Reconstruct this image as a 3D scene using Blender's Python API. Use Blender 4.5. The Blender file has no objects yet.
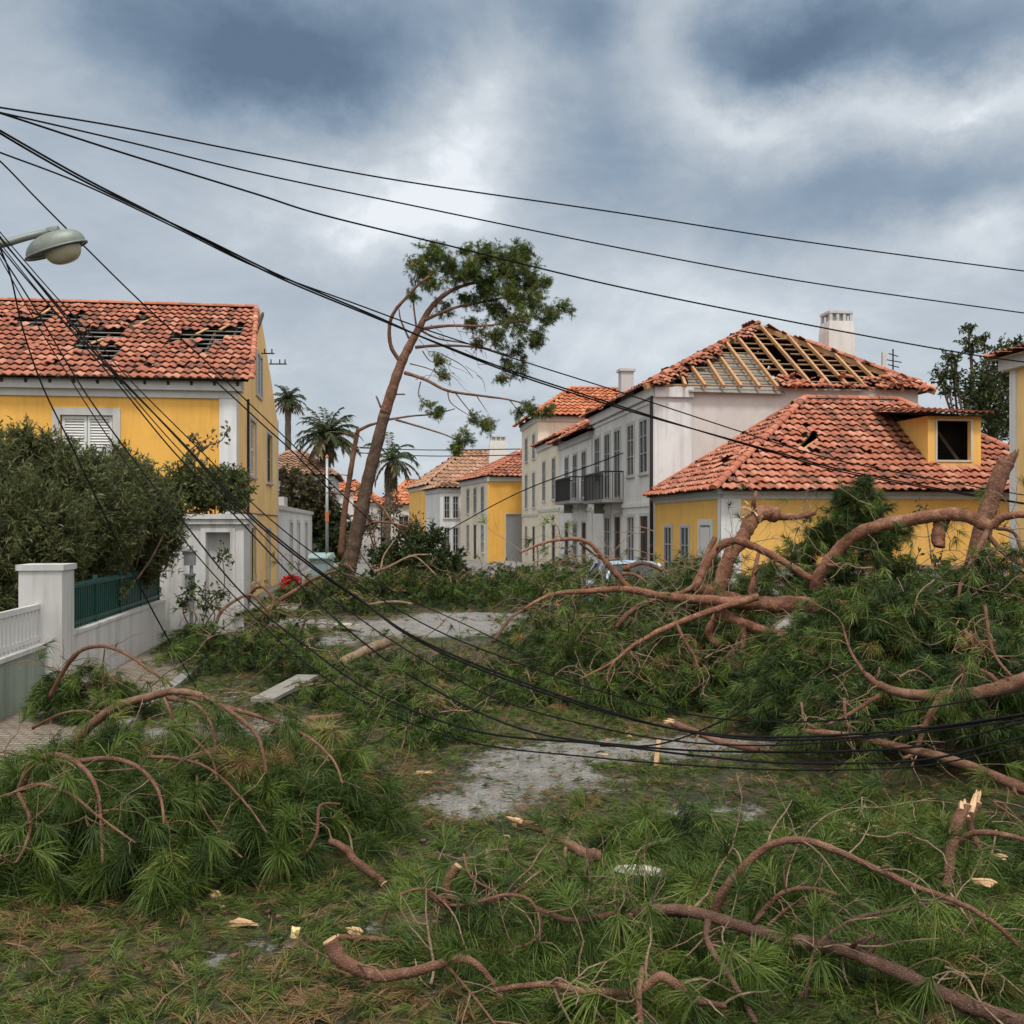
import bpy, math, random
import numpy as np
from mathutils import Vector, Matrix

random.seed(11)
rng = np.random.default_rng(11)
S = bpy.context.scene
COL = S.collection
V = Vector
rad = math.radians

# ---------------------------------------------------------------- camera, sky, sun, exposure
FPX, HOR, CH = 1000.0, 525.0, 2.4          # focal length in pixels, horizon row, eye height


def W(px, py, D):                           # photo position at distance D -> world point
    return V(((px - 512) / FPX * D, D, CH + (HOR - py) / FPX * D))


def G(px, py):                              # photo position on the ground
    return W(px, py, CH * FPX / (py - HOR))


cam_d = bpy.data.cameras.new('camera')
cam = bpy.data.objects.new('camera', cam_d)
COL.objects.link(cam)
cam.location = (0, 0, CH)
cam.rotation_euler = (rad(90), 0, 0)
cam_d.sensor_width = 36
cam_d.lens = 36 * FPX / 1024
cam_d.shift_y = (HOR - 512) / 1024
cam_d.clip_end = 3000
S.camera = cam
S.view_settings.view_transform = 'Standard'
S.view_settings.look = 'None'
S.view_settings.exposure = 0.74
S.view_settings.gamma = 1
S.cycles.max_bounces = 6
S.cycles.transparent_max_bounces = 8

SUN_AZ, SUN_EL = 178.0, 63.0                # behind the camera
sun_d = bpy.data.lights.new('sun', 'SUN')
sun = bpy.data.objects.new('sun', sun_d)
COL.objects.link(sun)
sun_d.energy = 1.5
sun_d.angle = rad(10)
sun_d.color = (1.0, 0.97, 0.92)
_sv = V((math.sin(rad(SUN_AZ)) * math.cos(rad(SUN_EL)), math.cos(rad(SUN_AZ)) * math.cos(rad(SUN_EL)), math.sin(rad(SUN_EL))))
sun.rotation_euler = _sv.to_track_quat('Z', 'Y').to_euler()
sun.location = (-20, -30, 40)


class NT:                                    # tiny node-tree helper
    def __init__(s, tree):
        s.t = tree
        s.n = tree.nodes
        s.l = tree.links

    def new(s, typ, **kw):
        n = s.n.new(typ)
        for k, v in kw.items():
            setattr(n, k, v)
        return n

    def put(s, sock, val):
        if isinstance(val, bpy.types.NodeSocket):
            s.l.new(val, sock)
        elif val is not None:
            sock.default_value = val

    def math(s, op, a, b=None, c=None, clamp=False):
        n = s.new('ShaderNodeMath', operation=op)
        n.use_clamp = clamp
        s.put(n.inputs[0], a)
        s.put(n.inputs[1], b)
        s.put(n.inputs[2], c)
        return n.outputs[0]

    def vmath(s, op, a, b=None):
        n = s.new('ShaderNodeVectorMath', operation=op)
        s.put(n.inputs[0], a)
        s.put(n.inputs[1], b)
        return n.outputs['Value'] if op in ('LENGTH', 'DOT_PRODUCT', 'DISTANCE') else n.outputs[0]

    def noise(s, vec, scale, detail=4, rough=0.55, color=False, dist=0.0):
        n = s.new('ShaderNodeTexNoise')
        s.put(n.inputs['Vector'], vec)
        n.inputs['Scale'].default_value = scale
        n.inputs['Detail'].default_value = detail
        n.inputs['Roughness'].default_value = rough
        n.inputs['Distortion'].default_value = dist
        return n.outputs['Color' if color else 'Fac']

    def ramp(s, fac, stops):
        n = s.new('ShaderNodeValToRGB')
        el = n.color_ramp.elements
        while len(el) < len(stops):
            el.new(0.5)
        for e, (p, c) in zip(el, stops):
            e.position = p
            e.color = (*c, 1) if len(c) == 3 else c
        s.put(n.inputs[0], fac)
        return n.outputs[0]

    def mix(s, fac, a, b, typ='MIX'):
        n = s.new('ShaderNodeMix', data_type='RGBA', blend_type=typ)
        s.put(n.inputs[0], fac)
        for i, v in ((6, a), (7, b)):
            if isinstance(v, tuple) and len(v) == 3:
                v = (*v, 1)
            s.put(n.inputs[i], v)
        return n.outputs[2]

    def combine(s, x, y, z):
        n = s.new('ShaderNodeCombineXYZ')
        s.put(n.inputs[0], x)
        s.put(n.inputs[1], y)
        s.put(n.inputs[2], z)
        return n.outputs[0]

    def mapping(s, vec, scale=(1, 1, 1), rot=(0, 0, 0)):
        n = s.new('ShaderNodeMapping')
        s.put(n.inputs[0], vec)
        n.inputs['Scale'].default_value = scale
        n.inputs['Rotation'].default_value = rot
        return n.outputs[0]

    def bump(s, height, strength=0.3, dist=0.02):
        n = s.new('ShaderNodeBump')
        n.inputs['Strength'].default_value = strength
        n.inputs['Distance'].default_value = dist
        s.put(n.inputs['Height'], height)
        return n.outputs[0]


world = bpy.data.worlds.new('World')
S.world = world
world.use_nodes = True
wt = NT(world.node_tree)
wt.n.clear()
w_out = wt.new('ShaderNodeOutputWorld')
w_bg = wt.new('ShaderNodeBackground')
w_bg.inputs['Strength'].default_value = 0.1
wt.l.new(w_bg.outputs[0], w_out.inputs[0])
sky = wt.new('ShaderNodeTexSky', sky_type='NISHITA')
sky.sun_disc = False
sky.sun_elevation = rad(SUN_EL)
sky.sun_rotation = rad(SUN_AZ)
sky.dust_density = 2.0
tc = wt.new('ShaderNodeTexCoord')
dirv = wt.vmath('NORMALIZE', tc.outputs['Generated'])
sep = wt.new('ShaderNodeSeparateXYZ')
wt.l.new(dirv, sep.inputs[0])
az = wt.math('ARCTAN2', sep.outputs[0], sep.outputs[1])
el = wt.math('ARCSINE', sep.outputs[2])
# the cloud deck: noise laid out on the sky's azimuth and elevation, denser towards the horizon
elw = wt.math('POWER', wt.math('MAXIMUM', el, 0.0), 0.8)
sp = wt.combine(wt.math('MULTIPLY', az, 1.0), wt.math('MULTIPLY', elw, 1.45), 0.0)
warp = wt.noise(sp, 5.5, 9, 0.66, color=True)
wv = wt.vmath('SUBTRACT', warp, (0.5, 0.5, 0.5))
wv2 = wt.new('ShaderNodeVectorMath', operation='MULTIPLY')
wt.put(wv2.inputs[0], wv)
wv2.inputs[1].default_value = (0.13, 0.11, 0)
azel = wt.vmath('ADD', wt.combine(az, el, 0.0), wv2.outputs[0])
BLOBS = [  # px, py, rx, ry, weight  (+ = thick dark cloud, - = thin bright gap)
    (220, 20, 190, 60, .95), (300, 75, 120, 45, .55), (575, 10, 80, 40, .85), (795, 42, 125, 40, 1.2), (605, 140, 75, 45, .70), (420, 30, 60, 60, .2),
    (800, 195, 200, 38, .50), (1000, 20, 70, 40, .45), (60, 180, 110, 80, .18), (330, 300, 130, 40, .20), (960, 185, 80, 35, .3),
    (495, 95, 50, 62, -.50), (655, 50, 40, 60, -.62), (985, 85, 75, 30, -.42), (425, 185, 80, 50, -.40), (760, 118, 150, 26, -.46),
    (620, 330, 200, 60, -.22), (965, 232, 60, 26, -.38), (330, 210, 80, 40, -.22), (520, 480, 500, 60, -.12), (40, 15, 50, 45, -.25)]
cov = None
for bx_, by_, rx_, ry_, wgt in BLOBS:
    a0 = math.atan((bx_ - 512) / FPX)
    e0 = math.atan((HOR - by_) / math.hypot(FPX, bx_ - 512))
    d_ = wt.vmath('SUBTRACT', azel, (a0, e0, 0))
    m_ = wt.new('ShaderNodeVectorMath', operation='MULTIPLY')
    wt.put(m_.inputs[0], d_)
    m_.inputs[1].default_value = (FPX / rx_, FPX / ry_, 0)
    q = wt.vmath('DOT_PRODUCT', m_.outputs[0], m_.outputs[0])
    g_ = wt.math('EXPONENT', wt.math('MULTIPLY', q, -0.8))
    cov = wt.math('MULTIPLY', g_, wgt) if cov is None else wt.math('MULTIPLY_ADD', g_, wgt, cov)
n1 = wt.noise(sp, 4.2, 10, 0.62, dist=0.5)
n2 = wt.noise(wt.mapping(sp, (1, 1.4, 1)), 10.0, 9, 0.62, dist=0.5)
cov = wt.math('ADD', cov, wt.math('MULTIPLY', wt.math('SUBTRACT', n1, 0.5), 0.95))
cov = wt.math('ADD', cov, wt.math('MULTIPLY', wt.math('SUBTRACT', n2, 0.5), 0.48))
cov = wt.math('ADD', cov, 0.42)
cloud = wt.ramp(wt.math('MULTIPLY', cov, 0.60, clamp=True), [
    (0.0, (.72, .755, .79)), (.08, (.57, .61, .65)), (.23, (.43, .48, .53)), (.43, (.325, .38, .44)), (.62, (.225, .29, .37)), (.82, (.15, .21, .285)), (1.0, (.10, .15, .215))])
# the sky is brighter overhead and behind the camera, where the veiled sun stands
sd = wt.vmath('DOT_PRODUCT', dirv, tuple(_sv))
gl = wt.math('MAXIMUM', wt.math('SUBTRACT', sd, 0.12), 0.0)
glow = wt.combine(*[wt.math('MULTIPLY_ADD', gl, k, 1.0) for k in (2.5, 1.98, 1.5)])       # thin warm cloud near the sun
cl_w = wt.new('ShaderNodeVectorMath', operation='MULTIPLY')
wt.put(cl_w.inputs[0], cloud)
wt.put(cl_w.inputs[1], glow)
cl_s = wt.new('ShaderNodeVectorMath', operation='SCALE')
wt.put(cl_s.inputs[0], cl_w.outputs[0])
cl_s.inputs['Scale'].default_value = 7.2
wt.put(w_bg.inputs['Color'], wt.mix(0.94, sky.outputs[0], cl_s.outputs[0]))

# ---------------------------------------------------------------- materials
M = {}


def material(name):
    m = bpy.data.materials.new(name)
    m.use_nodes = True
    t = NT(m.node_tree)
    p = m.node_tree.nodes['Principled BSDF']
    p.inputs['Roughness'].default_value = 0.8
    M[name] = m
    geo = t.new('ShaderNodeTexCoord').outputs['Object']
    return m, t, p, geo


def plain(name, col, rough=0.6, var=0.12, scale=6.0, bump=0.0, metal=0.0, spec=0.3):
    m, t, p, c = material(name)
    n = t.noise(c, scale, 5)
    lo = tuple(v * (1 - var) for v in col)
    hi = tuple(min(1, v * (1 + var)) for v in col)
    t.put(p.inputs['Base Color'], t.ramp(n, [(.25, lo), (.75, hi)]))
    p.inputs['Roughness'].default_value = rough
    p.inputs['Metallic'].default_value = metal
    p.inputs['Specular IOR Level'].default_value = spec
    if bump:
        t.put(p.inputs['Normal'], t.bump(t.noise(c, scale * 6, 6), bump, 0.02))
    return m


def plaster(name, col, dirt=0.35, dirtcol=(.16, .15, .13)):
    m, t, p, c = material(name)
    n = t.noise(c, 0.7, 6, 0.6)
    fine = t.noise(c, 9, 5, 0.6)
    base = t.ramp(n, [(.3, tuple(v * .88 for v in col)), (.7, tuple(min(1, v * 1.06) for v in col))])
    streak = t.noise(t.mapping(c, (2.6, 2.6, .22)), 2.0, 6, 0.65)
    spots = t.noise(c, 2.1, 7, 0.7)
    f = t.math('MULTIPLY', t.math('SUBTRACT', streak, .49), 3.6, clamp=True)
    f2 = t.math('MULTIPLY', t.math('SUBTRACT', spots, .58), 4.0, clamp=True)
    f = t.math('MULTIPLY', t.math('MAXIMUM', f, f2), dirt, clamp=True)
    t.put(p.inputs['Base Color'], t.mix(f, base, dirtcol))
    p.inputs['Roughness'].default_value = 0.9
    p.inputs['Specular IOR Level'].default_value = 0.2
    t.put(p.inputs['Normal'], t.bump(fine, 0.25, 0.012))
    return m


plaster('yellow_plaster', (.78, .425, .095), .42, (.42, .24, .07))
plaster('yellow_side_plaster', (.93, .62, .27), .35, (.42, .26, .1))
plaster('pale_yellow_plaster', (.80, .47, .13), .42, (.38, .28, .12))
plaster('white_plaster', (.62, .60, .57), .42, (.33, .30, .26))
plaster('cool_white_plaster', (.68, .68, .675), .42, (.24, .24, .23))
plaster('cream_plaster', (.72, .66, .53), .42, (.3, .27, .2))
plaster('pink_plaster', (.575, .545, .52), .36, (.40, .34, .30))
plaster('grey_plaster', (.50, .51, .51), .4, (.2, .2, .19))
plaster('trim_stone', (.50, .495, .47), .35, (.25, .24, .22))
plaster('wall_paint_white', (.58, .57, .555), .8, (.26, .25, .22))
plaster('wall_paint_green', (.30, .345, .29), .7, (.15, .17, .13))
plain('white_paint', (.62, .62, .60), .5, .06, 4)
plain('green_metal', (.012, .06, .05), .45, .2, 6)
plain('grey_paint', (.34, .35, .35), .5, .1, 4)
plain('dark_green_shutter', (.03, .07, .06), .5, .2, 6)
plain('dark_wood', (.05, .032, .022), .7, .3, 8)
plain('old_lumber', (.26, .16, .09), .8, .3, 5, .2)
plain('lumber', (.43, .235, .11), .75, .25, 5, .2)
plain('pale_wood', (.52, .34, .19), .8, .25, 14, .4)
plain('grey_board', (.22, .21, .185), .85, .2, 5, .2)
plain('cable_black', (.010, .010, .010), .85, .2, 5, spec=.08)
plain('attic_shade_black', (.012, .011, .01), .95, .2, 4)
plain('iron', (.02, .02, .022), .5, .2, 8)
plain('lamp_metal', (.19, .215, .19), .5, .14, 9, .1, 0.3)
plain('galvanised', (.34, .36, .37), .45, .15, 8, .1, 0.5)
plain('concrete', (.23, .22, .205), .9, .15, 5, .3)
plain('lamp_glass', (.40, .36, .25), .25, .1, 9, spec=.5)
plain('car_paint', (.36, .48, .62), .25, .06, 3, spec=.5)
plain('tyre_rubber', (.015, .015, .015), .8, .1, 5)
plain('teal_plastic', (.27, .37, .38), .5, .1, 4)
plain('red_petal', (.55, .02, .03), .6, .3, 20)
plain('white_scrap', (.42, .39, .33), .7, .1, 10, .3)
plain('yellow_foam', (.72, .55, .25), .8, .12, 10, .3)
plain('slate_roof', (.20, .20, .20), .8, .25, 3, .3)


def glass_mat():
    m, t, p, c = material('window_glass')
    t.put(p.inputs['Base Color'], t.ramp(t.noise(c, 0.6, 2), [(.3, (.012, .014, .016)), (.7, (.05, .055, .06))]))
    p.inputs['Roughness'].default_value = 0.12
    p.inputs['Specular IOR Level'].default_value = 0.4


glass_mat()


def tile_mat(name, lo, mid, hi):
    m, t, p, c = material(name)
    at = t.new('ShaderNodeAttribute', attribute_name='tint').outputs['Fac']
    base = t.ramp(at, [(0.0, lo), (.5, mid), (.93, hi), (1.0, (.62, .47, .36))])
    lich = t.noise(c, 1.1, 9, 0.75)
    f = t.math('MULTIPLY', t.math('SUBTRACT', lich, .52), 4.5, clamp=True)
    fine = t.noise(c, 22, 5, .65)
    col = t.mix(t.math('MULTIPLY', f, .55), base, (.17, .10, .07))
    col = t.mix(t.math('MULTIPLY', t.math('SUBTRACT', fine, .47), 1.6, clamp=True), col, (.60, .40, .30))
    t.put(p.inputs['Base Color'], col)
    p.inputs['Roughness'].default_value = 0.85
    p.inputs['Specular IOR Level'].default_value = 0.25
    t.put(p.inputs['Normal'], t.bump(fine, .3, .01))


tile_mat('clay_tile', (.13, .055, .038), (.38, .115, .062), (.53, .24, .155))
tile_mat('orange_tile', (.33, .08, .03), (.50, .15, .06), (.60, .26, .12))
tile_mat('brown_tile', (.20, .11, .07), (.33, .18, .11), (.44, .27, .17))


def bark_mat(name, a, b, c_, sc=7.0, plate=None):
    m, t, p, c = material(name)
    big = t.noise(c, sc * .25, 5, .6)
    n = t.noise(c, sc, 6, .7, dist=.6)
    vor = t.new('ShaderNodeTexVoronoi', feature='DISTANCE_TO_EDGE')
    t.put(vor.inputs['Vector'], t.vmath('ADD', c, t.vmath('MULTIPLY', t.noise(c, 5, 3, color=True), (.12, .12, .12))))
    vor.inputs['Scale'].default_value = plate or sc * 2.2
    ve = t.math('MULTIPLY', vor.outputs['Distance'], 4.0, clamp=True)
    fine = t.noise(c, sc * 7, 6, .75)
    col = t.ramp(t.math('ADD', t.math('MULTIPLY', n, .6), t.math('MULTIPLY', big, .4)), [(.33, a), (.5, b), (.66, c_)])
    col = t.mix(t.math('MULTIPLY', t.math('SUBTRACT', fine, .5), 1.6, clamp=True), col, tuple(min(1, v * 1.45) for v in c_))
    col = t.mix(t.math('MULTIPLY', t.math('SUBTRACT', 1.0, ve), .40), col, tuple(v * .35 for v in a))
    t.put(p.inputs['Base Color'], col)
    p.inputs['Roughness'].default_value = 0.9
    p.inputs['Specular IOR Level'].default_value = 0.2
    t.put(p.inputs['Normal'], t.bump(t.math('ADD', t.math('MULTIPLY', ve, .4), t.math('ADD', n, fine)), .7, .015))


bark_mat('pine_bark', (.085, .040, .026), (.20, .100, .064), (.34, .20, .135), 9.0, 75)
bark_mat('trunk_bark', (.095, .040, .025), (.25, .112, .068), (.42, .235, .155), 8.0, 30)
bark_mat('old_limb_bark', (.06, .034, .026), (.14, .078, .056), (.25, .15, .108), 9.0, 70)
bark_mat('dark_bark', (.055, .038, .03), (.12, .08, .062), (.22, .14, .10))
bark_mat('stump_bark', (.075, .034, .022), (.18, .086, .056), (.30, .165, .11))
bark_mat('upper_bark', (.09, .045, .03), (.20, .104, .068), (.31, .185, .13))
bark_mat('twig_bark', (.13, .085, .055), (.22, .14, .088), (.36, .245, .16), 12)
bark_mat('pale_twig', (.15, .10, .066), (.27, .185, .122), (.40, .29, .195), 12)
bark_mat('palm_bark', (.07, .055, .045), (.13, .10, .08), (.19, .15, .12), 9)


def leaf_mat(name, stops, trans=.3, rough=.45, spec=.35):
    m, t, p, c = material(name)
    at = t.new('ShaderNodeAttribute', attribute_name='tint').outputs['Fac']
    col = t.ramp(at, stops)
    t.put(p.inputs['Base Color'], col)
    p.inputs['Roughness'].default_value = rough
    p.inputs['Specular IOR Level'].default_value = spec
    tr = t.new('ShaderNodeBsdfTranslucent')
    t.put(tr.inputs[0], col)
    mx = t.new('ShaderNodeMixShader')
    mx.inputs[0].default_value = trans
    t.l.new(p.outputs[0], mx.inputs[1])
    t.l.new(tr.outputs[0], mx.inputs[2])
    t.l.new(mx.outputs[0], t.n['Material Output'].inputs[0])


leaf_mat('pine_needle', [(0, (.013, .026, .007)), (.4, (.045, .078, .014)), (.75, (.110, .160, .026)), (.93, (.21, .25, .055)), (.94, (.22, .13, .05)), (1, (.30, .18, .08))], .12, .5, .25)
leaf_mat('litter_needle', [(0, (.022, .038, .009)), (.35, (.078, .118, .022)), (.62, (.155, .20, .046)), (.70, (.16, .12, .045)), (.85, (.22, .135, .06)), (1, (.30, .19, .10))], .2, .6, .2)
leaf_mat('oleander_leaf', [(0, (.050, .066, .022)), (.5, (.115, .140, .050)), (.85, (.20, .215, .095)), (1, (.30, .31, .17))], .45, .55, .25)
leaf_mat('tree_leaf', [(0, (.022, .036, .012)), (.5, (.048, .070, .022)), (1, (.10, .125, .045))], .3, .55, .25)
leaf_mat('dry_leaf', [(0, (.05, .045, .022)), (.5, (.095, .085, .04)), (1, (.17, .12, .06))])
leaf_mat('palm_leaf', [(0, (.03, .05, .02)), (.5, (.06, .085, .03)), (.85, (.11, .12, .05)), (1, (.20, .15, .08))])


def ground_mat():
    m, t, p, c = material('street_ground')
    lit = t.new('ShaderNodeAttribute', attribute_name='litter').outputs['Fac']
    fine = t.noise(c, 26, 6, .7)
    med = t.noise(c, 3.2, 6, .65)
    peb = t.new('ShaderNodeTexVoronoi')
    t.put(peb.inputs['Vector'], c)
    peb.inputs['Scale'].default_value = 42
    asp = t.ramp(t.math('ADD', t.math('MULTIPLY', fine, .6), t.math('MULTIPLY', med, .4)), [(.38, (.045, .042, .038)), (.50, (.17, .162, .15)), (.64, (.33, .315, .295))])
    asp = t.mix(t.math('MULTIPLY', t.math('SUBTRACT', t.noise(c, 7, 7, .75), .5), 2.4, clamp=True), asp, (.11, .10, .085))
    asp = t.mix(t.math('MULTIPLY', peb.outputs['Distance'], .35), asp, (.30, .285, .265))
    br = t.noise(c, 1.1, 5, .6)
    car = t.ramp(t.math('ADD', t.math('MULTIPLY', fine, .55), t.math('MULTIPLY', br, .45)), [(.38, (.010, .011, .005)), (.48, (.028, .030, .011)), (.57, (.075, .052, .026)), (.7, (.16, .10, .06))])
    f = t.math('ADD', lit, t.math('MULTIPLY', t.math('SUBTRACT', t.noise(c, 4.5, 9, .78), .5), 2.6))
    f = t.math('MULTIPLY', t.math('SUBTRACT', f, .40), 5.0, clamp=True)
    t.put(p.inputs['Base Color'], t.mix(f, asp, car))
    t.put(p.inputs['Roughness'], t.math('MULTIPLY_ADD', med, .5, .35))
    p.inputs['Specular IOR Level'].default_value = 0.35
    t.put(p.inputs['Normal'], t.bump(t.math('ADD', fine, t.math('MULTIPLY', peb.outputs['Distance'], .6)), .6, .02))


ground_mat()


def cobble_mat():
    m, t, p, c = material('cobble_paving')
    b = t.new('ShaderNodeTexBrick')
    t.put(b.inputs['Vector'], t.vmath('ADD', c, t.vmath('MULTIPLY', t.noise(c, 4, 3, color=True), (.03, .03, 0))))
    b.inputs['Scale'].default_value = 1.0
    b.inputs['Brick Width'].default_value = .16
    b.inputs['Row Height'].default_value = .10
    b.inputs['Mortar Size'].default_value = .012
    b.inputs['Color1'].default_value = (.29, .235, .185, 1)
    b.inputs['Color2'].default_value = (.20, .16, .125, 1)
    b.inputs['Mortar'].default_value = (.09, .08, .06, 1)
    n = t.noise(c, 2.2, 6, .7)
    t.put(p.inputs['Base Color'], t.mix(t.math('MULTIPLY', t.math('SUBTRACT', n, .45), 2.2, clamp=True), b.outputs['Color'], (.13, .10, .06)))
    t.put(p.inputs['Normal'], t.bump(b.outputs['Fac'], -.6, .01))


cobble_mat()

# ---------------------------------------------------------------- building helpers
OFF = {}
EZ = V((0, 0, 1))
ST = rad(7.63)
SD = V((-math.sin(ST), math.cos(ST), 0))      # along the street, away from the camera
SV = V((math.cos(ST), math.sin(ST), 0))       # across the street, to the right


def props(o, label=None, cat=None, group=None, kind=None):
    for k, v in (('label', label), ('category', cat), ('group', group), ('kind', kind)):
        if v:
            o[k] = v
    return o


def thing(name, label, cat, loc, group=None):
    o = bpy.data.objects.new(name, None)
    o.empty_display_size = .2
    COL.objects.link(o)
    o.location = loc
    OFF[o.name] = V(loc)
    return props(o, label, cat, group)


def link_mesh(name, me, mat, parent, kind=None):
    if mat is not None:
        me.materials.append(M[mat] if isinstance(mat, str) else mat)
    o = bpy.data.objects.new(name, me)
    COL.objects.link(o)
    if parent is not None:
        o.parent = parent
        OFF[o.name] = OFF[parent.name]
        if name == 'twigs' and len(me.polygons) > 1500:
            o['kind'] = 'stuff'
    return o


class MB:
    def __init__(s):
        s.v = []
        s.f = []
        s.t = []

    def poly(s, pts, tint=.5):
        k = len(s.v)
        s.v += [tuple(p) for p in pts]
        s.t += [tint] * len(pts)
        s.f.append(tuple(range(k, k + len(pts))))

    def add(s, vs, fs, tint=.5):
        k = len(s.v)
        s.v += [tuple(p) for p in vs]
        s.t += [tint] * len(vs)
        s.f += [tuple(i + k for i in f) for f in fs]

    def box(s, c, ax, ay, az_, hx, hy, hz):
        c = V(c)
        vs = [c + ax * (i * hx) + ay * (j * hy) + az_ * (k * hz) for i in (-1, 1) for j in (-1, 1) for k in (-1, 1)]
        s.add(vs, [(0, 1, 3, 2), (4, 6, 7, 5), (0, 4, 5, 1), (2, 3, 7, 6), (0, 2, 6, 4), (1, 5, 7, 3)])

    def aabox(s, x0, x1, y0, y1, z0, z1):
        s.box(((x0 + x1) / 2, (y0 + y1) / 2, (z0 + z1) / 2), V((1, 0, 0)), V((0, 1, 0)), EZ, abs(x1 - x0) / 2, abs(y1 - y0) / 2, abs(z1 - z0) / 2)

    def bar(s, a, b, w, h, up=EZ):
        a, b = V(a), V(b)
        d = (b - a)
        L = d.length
        d.normalize()
        sx = d.cross(up)
        if sx.length < 1e-4:
            sx = d.cross(V((1, 0, 0)))
        sx.normalize()
        uy = sx.cross(d)
        s.box((a + b) / 2, d, sx, uy, L / 2, w / 2, h / 2)

    def tube(s, pts, radii, sides=8, rough=0.0, cap=True, tint=.5):
        pts = [V(p) for p in pts]
        n = len(pts)
        tang = []
        for i in range(n):
            a = pts[max(0, i - 1)]
            b = pts[min(n - 1, i + 1)]
            d = b - a
            tang.append(d.normalized() if d.length > 1e-9 else V((0, 0, 1)))
        ref = tang[0].orthogonal().normalized()
        k = len(s.v)
        for i in range(n):
            ref = ref - tang[i] * ref.dot(tang[i])
            ref = ref.normalized() if ref.length > 1e-6 else tang[i].orthogonal().normalized()
            bi = tang[i].cross(ref)
            for j in range(sides):
                a = 2 * math.pi * j / sides
                r = radii[i] * (1 + (random.uniform(-rough, rough) if rough else 0))
                s.v.append(tuple(pts[i] + (ref * math.cos(a) + bi * math.sin(a)) * r))
                s.t.append(tint)
        for i in range(n - 1):
            for j in range(sides):
                j2 = (j + 1) % sides
                s.f.append((k + i * sides + j, k + i * sides + j2, k + (i + 1) * sides + j2, k + (i + 1) * sides + j))
        if cap:
            s.f.append(tuple(k + j for j in range(sides))[::-1])
            s.f.append(tuple(k + (n - 1) * sides + j for j in range(sides)))

    def build(s, name, mat, parent=None, smooth=False, loc=None, tint=False):
        me = bpy.data.meshes.new(name)
        off = OFF[parent.name] if parent is not None else V(loc if loc is not None else (0, 0, 0))
        vv = np.array(s.v, dtype=np.float64) - np.array(off)
        me.from_pydata(vv.tolist(), [], s.f)
        if smooth:
            me.polygons.foreach_set('use_smooth', [True] * len(me.polygons))
        if tint:
            a = me.attributes.new('tint', 'FLOAT', 'POINT')
            a.data.foreach_set('value', np.array(s.t, dtype=np.float32))
        o = link_mesh(name, me, mat, parent)
        if parent is None:
            o.location = off
            OFF[o.name] = V(off)
        return o


def np_mesh(name, verts, sizes, loops, tint, mat, parent=None, loc=(0, 0, 0), smooth=False):
    """verts (N,3), loops flat vertex indices, sizes corners per polygon"""
    off = np.array(OFF[parent.name] if parent is not None else loc)
    me = bpy.data.meshes.new(name)
    me.vertices.add(len(verts))
    me.vertices.foreach_set('co', (verts - off).astype(np.float32).ravel())
    me.loops.add(len(loops))
    me.loops.foreach_set('vertex_index', loops.astype(np.int32))
    me.polygons.add(len(sizes))
    st = np.concatenate(([0], np.cumsum(sizes)[:-1])).astype(np.int32)
    me.polygons.foreach_set('loop_start', st)
    me.polygons.foreach_set('loop_total', sizes.astype(np.int32))
    if smooth:
        me.polygons.foreach_set('use_smooth', np.ones(len(sizes), dtype=bool))
    a = me.attributes.new('tint', 'FLOAT', 'POINT')
    a.data.foreach_set('value', tint.astype(np.float32))
    me.update(calc_edges=True)
    o = link_mesh(name, me, mat, parent)
    if parent is None:
        o.location = loc
        OFF[o.name] = V(loc)
    return o


def unit(a):
    return a / np.maximum(np.linalg.norm(a, axis=-1, keepdims=True), 1e-9)


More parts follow.
